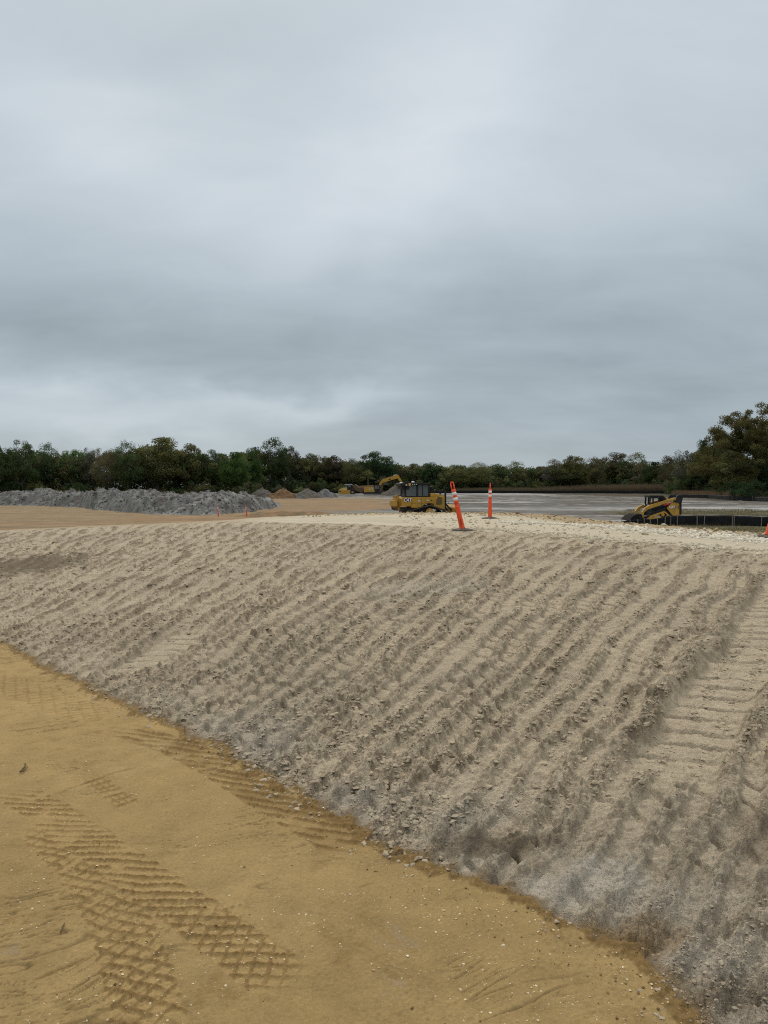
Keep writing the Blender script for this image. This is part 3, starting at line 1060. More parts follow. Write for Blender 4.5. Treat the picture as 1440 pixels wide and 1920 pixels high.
    c = lerp(np.array([.40, .31, .19]), np.array([.25, .18, .10]), rng.uniform(0, 1, len(x)))
    scatter('shoulder_clods', stone, np.stack([x, y, surface(x, y) + sz * .2], 1), sz, rng.uniform(.6, .9, len(x)), c, m_clod, kind='stuff')


build_loose()


# ------------------------------------------------------------------ spoil heaps
def build_heaps():
    m = soil_mat('spoil', 5.0, .8, .26, .10)
    toe = [(-140, 945), (-60, 946), (0, 947.5), (75, 949), (150, 952), (183, 957), (250, 962), (305, 964.5), (400, 966), (433, 964), (470, 960), (512, 954), (550, 951)]
    top = [(-140, 917), (-60, 917), (0, 917.5), (50, 914.5), (83, 911), (117, 914.5), (155, 915.5), (194, 911.5), (205, 913), (214, 911.5), (230, 915), (250, 910.5), (270, 912.5), (289, 911.5), (308, 918.5),
           (322, 915), (345, 917), (369, 916), (395, 916), (417, 914.5), (440, 917), (450, 917), (467, 920), (480, 925), (497, 933), (520, 942), (550, 951)]
    s = np.linspace(-140, 549, 940)
    w = np.linspace(0, 22, 150)
    ty = np.interp(s, [a for a, b in toe], [b for a, b in toe])
    hy = np.interp(s, [a for a, b in top], [b + 3.5 for a, b in top])
    base = np.array([P(a, b, FIELD) for a, b in zip(s, ty)])
    rdir = base / np.linalg.norm(base, axis=1, keepdims=True)
    Sx, W = np.meshgrid(np.arange(len(s)), w)
    X = base[Sx, 0] + rdir[Sx, 0] * W
    Y = base[Sx, 1] + rdir[Sx, 1] * W
    wc = 9.0
    dist = np.linalg.norm(base, axis=1) + wc
    H = EYE + (914 - hy) / 1440 * (base[:, 1] + wc) - FIELD
    H = np.clip(H, 0.0, None)[Sx]
    t = W / wc
    prof = np.where(t < 1, np.clip(t, 0, 1) ** 0.85, np.clip(1 - (t - 1) / 1.44, 0, 1) ** 0.8)
    x, y = X.ravel(), Y.ravel()
    pr = prof.ravel()
    big = fbm(x * .22, y * .30, 4, 100)
    med = fbm(x * .8, y * .9, 4, 101)
    a1, a2, aid = cells(x * .30, y * .42, 7)
    hump = sst(-.5, .7, fbm(x * .28, y * .42, 2, 105))
    b1, b2, bid = cells(x * 1.2, y * 1.2, 8)
    lump = sst(0, .4, b2 - b1) * sst(.35, .9, bid)
    fade = sst(0.0, .25, pr) * sst(0, .5, H.ravel())
    crestk = sst(.65, .95, pr)
    h = H.ravel() * pr + fade * (1 - .65 * crestk) * (.45 * big + .55 * hump * sst(0, .5, 1 - pr)) - fade * .12 + fade * (.16 * med + .10 * lump + .05 * pn(x * 3, y * 3, 102) + .03 * pn(x * 6, y * 6, 104))
    for fq, amp, sd in ((.35, .22, 106), (.8, .12, 107), (1.9, .06, 108)):
        q = pn(x * fq + .5 * med, y * fq + .5 * big, sd) + .4 * pn(x * fq * 2.2, y * fq * 2.2, sd + 5)
        h = h + fade * amp * (sst(-.07, .07, q) + sst(-.07, .07, q - .4) - .8) * (1 - .4 * crestk)
    gz = FIELD - .12 + h
    c = lerp(FGREY * 2.15, FDARK * 2.1, np.clip(.5 + med * .7 - .3 * hump, 0, 1))
    white = sst(.05, .4, fbm(x * .16, y * .35, 4, 103) - .1) * sst(-30, -16, x)
    c = lerp(c, FWHITE * .95, white * .85)
    c = lerp(c, FDARK * .9, sst(.55, .9, lump) * .35)
    c = lerp(c, FDARK * 1.2, sst(.15, .5, pn(x * 1.4, y * 1.8, 109) + .5 * pn(x * 3.1, y * 3.1, 110)) * .55)
    c = c * (1 + .2 * med)[:, None] * np.array([1.0, .985, .97])
    V = np.stack([x, y, gz], 1)
    nc = len(s)
    i0 = np.arange(len(w) - 1)[:, None] * nc + np.arange(nc - 1)[None]
    F = np.stack([i0, i0 + 1, i0 + 1 + nc, i0 + nc], 2).reshape(-1, 4)
    me = mesh_np('spoil_heap', V, F, m, c)
    pk = rng.integers(0, len(V), 5200)
    pk = pk[(pr[pk] > .08) & (H.ravel()[pk] > .4) & (W.ravel()[pk] < 13)]
    sz = np.clip(np.exp(rng.normal(math.log(.075), .55, len(pk))), .03, .32)
    scatter('spoil_clods', lump_protos(5, 15, .4, 1), V[pk] + np.stack([0 * sz, 0 * sz, sz * .2], 1), sz, rng.uniform(.5, .8, len(pk)), c[pk] * rng.uniform(.7, 1.2, (len(pk), 1)), m, kind='stuff')
    put('spoil_heap', me, label='long lumpy grey spoil heap in front of the left trees, much the largest heap', cat='dirt heap')
    # low brown windrow in front of its right end
    wind = [(425, 968, 0.0), (470, 968, .40), (520, 967.5, .55), (570, 967, .55), (615, 966.5, .42), (645, 966, 0.0)]
    pile('dirt_windrow', [(P(a, b, FIELD), hgt) for a, b, hgt in wind], 2.6, FRUST * 1.25, FTAN * .75, 'low rust brown ridge of dirt just behind the two far orange posts', 'dirt ridge', 110)
    # the row of dumped piles further back
    specs = [(492, 917.0, 934.5, 46, FBROWN * .95, FGREY * .85, 'greyish brown dirt pile directly right of the end of the long grey heap'),
             (531, 917.0, 935, 46, FRUST * .95, FRUST * .75, 'reddish brown dirt pile, the reddest in the row of dumped piles'),
             (577, 918.0, 935, 50, FGREY * 1.0, FBROWN * .9, 'brown grey broad dirt pile between the reddish pile and the pale grey pile'),
             (610, 917.5, 933.5, 38, FWHITE * .55, FGREY, 'pale grey dirt pile, last in the row before the dump truck')]
    for px, yt, yb, wd, c1, c2, lab in specs:
        x, y = P(px, yb, FIELD)
        rad = wd / 2 * 1.4 / 1440 * y
        yc = y + rad * .9
        hgt = (PY(px, yt - 1.0, yc).z - FIELD) * 1.08
        pile('dirt_pile', [((x * yc / y, yc), hgt)], rad * 1.0, c1, c2, lab, 'dirt pile', int(px), group='dumped dirt piles in a row')
    # low mounds in front of the truck, and the grey mound behind the dozer
    for px, yt, yb, wd, c1, c2, lab in ((752, 904, 930, 70, FGREY * .95, FBROWN * .85, 'grey brown mound behind the cab of the bulldozer'),
                                        (655, 925.5, 930.5, 70, FGREY * 1.2, FGREY * .8, 'low grey mound in front of the dump truck wheels'),
                                        (1388, 937, 944, 60, FBROWN * 1.1, FGREY * .9, 'low brownish mound near the far right dark fence')):
        x, y = P(px, yb, FIELD)
        rad = wd / 2 * 1.1 / 1440 * y
        yc = y + min(rad * .9, 9)
        hgt = PY(px, yt, yc).z - FIELD
        pile('dirt_mound', [((x * yc / y, yc), hgt)], rad, c1, c2, lab, 'dirt mound', int(px))


def pile(name, crest, rad, c1, c2, label, cat, seed, group=None):
    m = bpy.data.materials['spoil']
    pts = np.array([c[0] for c in crest])
    hs = np.array([c[1] for c in crest])
    x0, y0 = pts.min(0) - rad * 1.1
    x1, y1 = pts.max(0) + rad * 1.1
    nx = int(min(360, max(60, (x1 - x0) / .16)))
    ny = int(min(120, max(50, (y1 - y0) / .16)))
    gx, gy = np.meshgrid(np.linspace(x0, x1, nx), np.linspace(y0, y1, ny))
    x, y = gx.ravel(), gy.ravel()
    if len(pts) == 1:
        d = np.hypot(x - pts[0, 0], (y - pts[0, 1]))
        hh = np.full(x.shape, hs[0])
    else:
        d, s = polydist(x, y, [tuple(p) for p in pts])
        d = np.abs(d)
        L = np.concatenate([[0], np.cumsum(np.linalg.norm(np.diff(pts, axis=0), axis=1))])
        hh = np.interp(s, L, hs)
    k = seed % 50
    wob = 1 + .22 * pn(x * 1.8 / rad, y * 1.8 / rad, k)
    t = np.clip(1 - d / rad * wob, 0, 1)
    h = hh * (t ** .9 * 1.0) * np.minimum(1, 1.25 - .25 * t)
    med = fbm(x * .9, y * .9, 4, k + 1)
    ed = sst(0, .2, t)
    h = h + ed * hh * (.10 * med + .06 * fbm(x * 2.6, y * 2.6, 3, k + 2))
    c = lerp(c1, c2, np.clip(.5 + med * .9, 0, 1)) * (1 + .2 * fbm(x * 2, y * 2, 3, k + 3))[:, None]
    z = FIELD - .15 + h * 1.04
    V = np.stack([x, y, z], 1)
    i0 = np.arange(ny - 1)[:, None] * nx + np.arange(nx - 1)[None]
    F = np.stack([i0, i0 + 1, i0 + 1 + nx, i0 + nx], 2).reshape(-1, 4)
    keep = (h[F] > 0.0).any(1) & (t[F] > 0).any(1)
    F = F[keep]
    u, inv = np.unique(F, return_inverse=True)
    cx, cy = pts.mean(0)
    V = V - np.array([cx, cy, 0])
    me = mesh_np(name, V[u], inv.reshape(-1, 4), m, c[u])
    put(name, me, loc=(cx, cy, 0), label=label, cat=cat, group=group)


build_heaps()


# ------------------------------------------------------------------ machine modelling helpers
class MB:
    def __init__(s):
        s.V, s.F = [], []

    def add(s, V, F):
        b = len(s.V)
        s.V += [tuple(v) for v in V]
        s.F += [tuple(i + b for i in f) for f in F]
        return s

    def box(s, x0, x1, y0, y1, z0, z1):
        return s.prism([(x0, z0), (x1, z0), (x1, z1), (x0, z1)], y0, y1)

    def prism(s, prof, y0, y1, ins=0.0):
        n = len(prof)
        V = [(x, y0, z) for x, z in prof] + [(x, y1, z) for x, z in prof]
        F = [tuple(range(n)), tuple(range(2 * n - 1, n - 1, -1))]
        F += [(i, i + n, (i + 1) % n + n, (i + 1) % n) for i in range(n)]
        return s.add(V, F)

    def cyl(s, p, q, r, n=14, r2=None):
        p, q = Vector(p), Vector(q)
        d = (q - p).normalized()
        a = d.orthogonal().normalized()
        b = d.cross(a)
        r2 = r if r2 is None else r2
        V = [p + (a * math.cos(t) + b * math.sin(t)) * r for t in (2 * math.pi * i / n for i in range(n))]
        V += [q + (a * math.cos(t) + b * math.sin(t)) * r2 for t in (2 * math.pi * i / n for i in range(n))]
        F = [tuple(range(n - 1, -1, -1)), tuple(range(n, 2 * n))] + [(i, (i + 1) % n, (i + 1) % n + n, i + n) for i in range(n)]
        return s.add(V, F)

    def bar(s, p, q, w, h=None, up=(0, 0, 1)):
        """square bar between two points"""
        p, q = Vector(p), Vector(q)
        h = h or w
        d = (q - p).normalized()
        a = d.cross(Vector(up))
        if a.length < 1e-3:
            a = d.cross(Vector((0, 1, 0)))
        a.normalize()
        b = a.cross(d)
        V = []
        for c in (p, q):
            V += [c + a * (w / 2) * i + b * (h / 2) * j for i, j in ((-1, -1), (1, -1), (1, 1), (-1, 1))]
        return s.add(V, [(3, 2, 1, 0), (4, 5, 6, 7), (0, 1, 5, 4), (1, 2, 6, 5), (2, 3, 7, 6), (3, 0, 4, 7)])

    def lathe(s, prof, n=20, axis='z', c=(0, 0, 0)):
        V, F = [], []
        for r_, h in prof:
            for i in range(n):
                t = 2 * math.pi * i / n
                if axis == 'z':
                    V.append((c[0] + r_ * math.cos(t), c[1] + r_ * math.sin(t), c[2] + h))
                else:
                    V.append((c[0] + r_ * math.cos(t), c[1] + h, c[2] + r_ * math.sin(t)))
        m = len(prof)
        for k in range(m - 1):
            for i in range(n):
                F.append((k * n + i, k * n + (i + 1) % n, (k + 1) * n + (i + 1) % n, (k + 1) * n + i))
        F.append(tuple(range(n - 1, -1, -1)))
        F.append(tuple((m - 1) * n + i for i in range(n)))
        return s.add(V, F)

    def build(s, name, material, parent=None, bevel=0.0, smooth=False):
        me = bpy.data.meshes.new(name)
        me.from_pydata(s.V, [], s.F)
        bm = bmesh.new()
        bm.from_mesh(me)
        bmesh.ops.recalc_face_normals(bm, faces=bm.faces)
        if bevel:
            ed = [e for e in bm.edges if len(e.link_faces) == 2 and e.calc_face_angle(0) > 0.6]
            try:
                bmesh.ops.bevel(bm, geom=ed, offset=bevel, segments=1, affect='EDGES', clamp_overlap=True)
            except Exception:
                pass
        bm.to_mesh(me)
        bm.free()
        me.materials.append(material)
        if smooth:
            me.shade_smooth()
            for p in me.polygons:
                p.use_smooth = len(p.vertices) <= 4
        return put(name, me, parent)


def lettering(name, text, material, parent, loc, size, rot, shear=0.0, depth=0.004, xs=1.0, off=0.0):
    cu = bpy.data.curves.new(name, 'FONT')
    cu.body = text
    cu.size = size
    cu.shear = shear
    cu.extrude = depth
    cu.offset = off
    cu.align_x = 'CENTER'
    cu.align_y = 'CENTER'
    cu.space_character = .92
    tmp = bpy.data.objects.new('tmp', cu)
    COL.objects.link(tmp)
    dg = bpy.context.evaluated_depsgraph_get()
    me = bpy.data.meshes.new_from_object(tmp.evaluated_get(dg))
    bpy.data.objects.remove(tmp)
    me.name = name
    me.materials.clear()
    me.materials.append(material)
    o = put(name, me, parent)
    o.location = loc
    o.rotation_euler = rot
    o.scale = (xs, 1, 1)
    return o


YEL = lambda: mat('machine_yellow', (0.50, 0.275, 0.030), .5, spec=.3, grime=.55, grime_col=(.22, .15, .08), scale=1.6)
BLK = lambda: mat('machine_black', (0.012, 0.012, 0.013), .55, spec=.3, grime=.4, grime_col=(.05, .042, .034), scale=2.5)
STEEL = lambda: mat('track_steel', (0.055, 0.05, 0.047), .6, .3, grime=.6, grime_col=(.13, .11, .09), scale=3)
RUBBER = lambda: mat('rubber', (0.022, 0.021, 0.02), .8, spec=.2, grime=.6, grime_col=(.09, .075, .06), scale=4)
GLS = lambda: glass_mat('cab_glass', (0.16, 0.19, 0.19), .15)
RED = lambda: mat('lamp_red', (0.45, 0.03, 0.02), .4)
WHT = lambda: mat('white_paint', (0.75, 0.74, 0.72), .5)
BROWN = lambda: mat('rusty_brown', (0.10, 0.055, 0.03), .75, grime=.5, grime_col=(.2, .13, .07), scale=3)


def track_loop(pts, width, yc, thick=.05, shoe=.17):
    """a crawler belt round a closed outline of (x,z) points: links with raised grousers"""
    p = [Vector((a, 0, b)) for a, b in pts]
    L = [0.0]
    for a, b in zip(p, p[1:] + p[:1]):
        L.append(L[-1] + (b - a).length)
    n = int(L[-1] / shoe)
    mb = MB()
    def at(s):
        s %= L[-1]
        for i in range(len(p)):
            if L[i] <= s <= L[i + 1]:
                f = (s - L[i]) / (L[i + 1] - L[i])
                return p[i].lerp(p[(i + 1) % len(p)], f)
        return p[0]
    for k in range(n):
        a, b = at(k * L[-1] / n), at((k + .94) * L[-1] / n)
        d = (b - a).normalized()
        nr = Vector((d.z, 0, -d.x))
        mb.bar(a + Vector((0, yc, 0)) - nr * 0, b + Vector((0, yc, 0)), width, thick, up=nr)
        g = a + d * .015
        mb.bar(g + Vector((0, yc, 0)) + nr * 0.0, g + d * .03 + Vector((0, yc, 0)), width * .99, thick + .09, up=nr)
    return mb


def arc(cx, cz, r, a0, a1, n=8):
    return [(cx + r * math.cos(R(a0 + (a1 - a0) * i / n)), cz + r * math.sin(R(a0 + (a1 - a0) * i / n))) for i in range(n + 1)]


# ------------------------------------------------------------------ bulldozer
def build_dozer():
    x, y = P(799, 973.3, FIELD)
    t = thing('bulldozer', 'yellow bulldozer with black cab parked behind the road, blade at its right', 'bulldozer', (x, y, FIELD - .05), R(11))
    ye, bk, st = YEL(), BLK(), STEEL()
    yo = 0.98           # outer side of the tanks
    K = .003588
    def lx(c): return (c - 890) * K
    def lz(c): return (998 - c) * K
    # chassis and tanks
    body = MB()
    prof = [(lx(262), lz(690)), (lx(262), lz(520)), (lx(300), lz(487)), (lx(1005), lz(487)), (lx(1005), lz(640)), (lx(930), lz(625)), (lx(850), lz(632)), (lx(770), lz(660)), (lx(705), lz(722)), (lx(485), lz(722)), (lx(480), lz(690))]
    body.prism(prof, -yo, yo)
    o = body.build('body', ye, t, .02)
    MB().box(lx(300), lx(1000), -.55, .55, .55, 1.02).build('belly_frame', st, t)
    seam = MB()
    for cx in (483, 722):
        seam.box(lx(cx) - .01, lx(cx) + .01, -yo - .004, -yo + .02, lz(715), lz(492))
    seam.box(lx(486), lx(905), -yo - .004, -yo + .02, lz(622), lz(617))
    seam.build('panel_seam', bk, t)
    # hood and radiator housing
    hood = MB()
    hood.prism([(lx(925), lz(640)), (lx(925), lz(402)), (lx(1030), lz(405)), (lx(1265), lz(452)), (lx(1275), lz(770)), (lx(1130), lz(742)), (lx(1000), lz(690))], -.72, .72)
    hood.prism([(lx(1005), lz(690)), (lx(1005), lz(520)), (lx(1130), lz(470)), (lx(1262), lz(470)), (lx(1268), lz(765)), (lx(1130), lz(738))], -.80, .80)
    hood.build('hood', ye, t, .02)
    gr = MB()
    gr.prism([(lx(1062), lz(655)), (lx(1062), lz(590)), (lx(1105), lz(472)), (lx(1205), lz(500)), (lx(1200), lz(655))], -.812, -.803)
    gr.build('side_grille', mat('grille_mesh', (.13, .085, .03), .7, scale=30), t)
    MB().bar((lx(1065), -.82, lz(612)), (lx(1215), -.82, lz(512)), .012).build('grille_brace', ye, t)
    rad = MB().box(lx(1268), lx(1292), -.86, .86, lz(772), lz(455))
    rad.box(lx(1255), lx(1290), -.86, -.74, lz(460), lz(362))
    rad.box(lx(1255), lx(1290), .74, .86, lz(460), lz(362))
    rad.build('radiator_guard', bk, t)
    # cab
    cab = MB()
    for (a, b, c, d) in ((345, 385, 470, 235), (610, 655, 475, 200), (745, 760, 475, 200), (880, 905, 475, 200)):
        for sy in (-.74, .74):
            cab.box(lx(a), lx(b), sy - .04, sy + .04, lz(c), lz(d))
    cab.box(lx(345), lx(905), -.76, .76, lz(487), lz(462))
    cab.box(lx(765), lx(880), -.70, .70, lz(475), lz(400))
    cab.box(lx(280), lx(450), -.78, .78, lz(318), lz(235))
    cab.build('cab', bk, t, .012)
    roof = MB()
    roof.prism([(lx(245), lz(245)), (lx(245), lz(180)), (lx(330), lz(172)), (lx(880), lz(170)), (lx(905), lz(185)), (lx(905), lz(212)), (lx(470), lz(222)), (lx(440), lz(245))], -.95, .95)
    roof.build('cab_roof', bk, t, .02)
    for a, b in ((385, 610), (655, 745), (760, 880)):
        g = MB().box(lx(a), lx(b), -.745, -.735, lz(464), lz(222))
        g.build('window', GLS(), t)
        g = MB().box(lx(a), lx(b), .735, .745, lz(464), lz(222))
        g.build('window', GLS(), t)
    g = MB().box(lx(362), lx(366), -.70, .70, lz(464), lz(318)).build('rear_window', GLS(), t)
    g = MB().box(lx(896), lx(900), -.70, .70, lz(464), lz(215)).build('windscreen', GLS(), t)
    seat = MB().box(lx(560), lx(640), -.28, .28, lz(475), lz(300)).box(lx(640), lx(760), -.28, .28, lz(475), lz(430))
    seat.build('seat', bk, t, .03)
    # roof fittings
    MB().lathe([(.13, 0), (.13, .06), (.10, .11), (.0, .12)], 14, 'z', (lx(555), -.45, lz(168))).build('roof_dome', WHT(), t, smooth=True)
    MB().lathe([(.13, 0), (.12, .05), (.03, .08)], 14, 'z', (lx(285), -.5, lz(175))).build('roof_dome', WHT(), t, smooth=True)
    MB().box(lx(425), lx(470), -.975, -.88, lz(238), lz(180)).build('roof_lamp', mat('lamp_amber', (.55, .36, .05), .4), t, .01)
    MB().box(lx(360), lx(392), -.975, -.94, lz(230), lz(208)).build('work_light', WHT(), t)
    for c in (515, 555, 598):
        MB().cyl((lx(c), -.97, lz(205)), (lx(c), -.93, lz(205)), .035, 8).build('work_light', WHT(), t)
    # exhaust, precleaner, mirror
    MB().cyl((lx(980), -.35, lz(402)), (lx(980), -.35, lz(290)), .075, 12).lathe([(.08, 0), (.16, .03), (.16, .12), (.10, .19), (.0, .2)], 14, 'z', (lx(980), -.35, lz(295))).build('air_precleaner', bk, t)
    MB().cyl((lx(1085), .1, lz(408)), (lx(1085), .1, lz(345)), .07, 12).cyl((lx(1085), .1, lz(350)), (lx(1120), .1, lz(330)), .055, 10).build('exhaust', bk, t)
    mr = MB()
    for a, b in (((1292, 590), (1350, 590)), ((1350, 590), (1350, 640)), ((1350, 640), (1292, 640))):
        mr.bar((lx(a[0]), -.8, lz(a[1])), (lx(b[0]), -.8, lz(b[1])), .025)
    mr.build('step_bracket', bk, t)
    hand = MB()
    hand.bar((lx(930), -.74, lz(480)), (lx(930), -.74, lz(400)), .03)
    hand.bar((lx(700), -.97, lz(470)), (lx(1000), -.97, lz(482)), .025)
    hand.build('handrail', bk, t)
    # undercarriage on both sides
    for sgn in (-1, 1):
        yc = sgn * .98
        pts = [(lx(330), .16), (lx(1230), .16)] + arc(lx(1230), .46, .30, -80, 70, 6) + arc(lx(880), lz(790), .44, 62, 118, 5) + arc(lx(430), .46, .30, 110, 262, 6)
        tr = track_loop(pts, .56, yc, .05, .19).build('track', st, t)
        fr = MB().prism([(lx(420), .30), (lx(1240), .30), (lx(1240), .50), (lx(940), .60), (lx(600), .56), (lx(420), .5)], yc - .20, yc + .20)
        fr.build('track_frame', BROWN(), t, .01)
        for cx, rr_, cz, nm, mt in ((lx(440), .29, .46, 'idler_wheel', ye), (lx(1225), .27, .46, 'idler_wheel', st), (lx(888), .30, lz(815), 'drive_sprocket', ye)):
            yy = yc + sgn * (.20 if nm != 'drive_sprocket' else .24)
            w = MB().cyl((cx, yc - .1, cz), (cx, yy, cz), rr_, 20).cyl((cx, yy, cz), (cx, yy + sgn * .05, cz), rr_ * .62, 16)
            w.build(nm, mt, t)
        for k in range(5):
            cx = lx(560) + k * (lx(1120) - lx(560)) / 4
            MB().cyl((cx, yc - .22, .30), (cx, yc + .22, .30), .11, 12).build('track_roller', st, t)
    # push arms, cylinders and blade
    for sgn in (-1, 1):
        MB().bar((lx(900), sgn * 1.34, .45), (1.95, sgn * 1.34, .42), .14, .22).build('push_arm', ye, t)
        MB().bar((lx(1275), sgn * .62, 1.35), (1.95, sgn * .62, .75), .12).build('lift_cylinder', bk, t)
    bl = MB()
    prof = [(2.05, .08), (2.25, .02), (2.15, .25), (2.08, .6), (2.12, .95), (2.24, 1.2), (2.17, 1.22), (1.98, 1.0), (1.95, .5)]
    bl.prism(prof, -1.75, 1.75)
    o = bl.build('blade', ye, t)
    MB().box(2.10, 2.30, -1.78, 1.78, -.02, .17).build('cutting_edge', st, o)
    for sgn in (-1, 1):
        MB().box(1.93, 2.30, sgn * 1.76 - .02, sgn * 1.76 + .02, .0, 1.22).build('blade_end', BROWN(), o)
    # ripper at the rear
    rp = MB()
    rp.box(lx(235), lx(262), -.55, .55, .8, 1.75)
    for sgn in (-.4, .4):
        rp.bar((lx(250), sgn, lz(530)), (lx(140), sgn, lz(560)), .12, .16)
        rp.bar((lx(250), sgn, lz(690)), (lx(140), sgn, lz(650)), .12, .16)
        rp.bar((lx(225), sgn * .7, lz(500)), (lx(150), sgn * .7, lz(690)), .10)
        rp.cyl((lx(165), sgn, lz(455)), (lx(165), sgn, lz(520)), .08, 10)
        rp.cyl((lx(230), sgn, lz(455)), (lx(230), sgn, lz(520)), .08, 10)
    rp.box(lx(105), lx(165), -.95, .95, lz(690), lz(560))
    o = rp.build('ripper', ye, t, .01)
    for yy in (-.75, 0, .75):
        MB().prism([(lx(120), lz(560)), (lx(160), lz(560)), (lx(165), lz(720)), (lx(215), lz(800)), (lx(140), lz(760))], yy - .05, yy + .05).build('shank', BROWN(), o)
    # lettering on the near side
    yy = -yo - .008
    MB().prism([(lx(322), lz(592)), (lx(352), lz(512)), (lx(478), lz(512)), (lx(450), lz(592))], yy + .001, yy + .006).build('logo_plate', bk, t)
    lettering('logo', 'CAT', WHT(), t, (lx(398), yy - .004, lz(553)), .36, (R(90), 0, 0), .22, .004, .92, .012)
    MB().box(lx(632), lx(700), yy, yy + .005, lz(590), lz(545)).build('model_plate', mat('dark_red', (.12, .03, .025), .5), t)
    MB().box(lx(640), lx(662), yy - .004, yy - .001, lz(584), lz(552)).box(lx(668), lx(690), yy - .004, yy - .001, lz(584), lz(552)).build('plate_mark', WHT(), t)
    MB().box(lx(832), lx(880), yy, yy + .005, lz(575), lz(545)).build('decal', mat('pale_decal', (.6, .5, .3), .5), t)
    MB().box(lx(925), lx(962), yy, yy + .005, lz(575), lz(553)).build('decal', bk, t)


build_dozer()


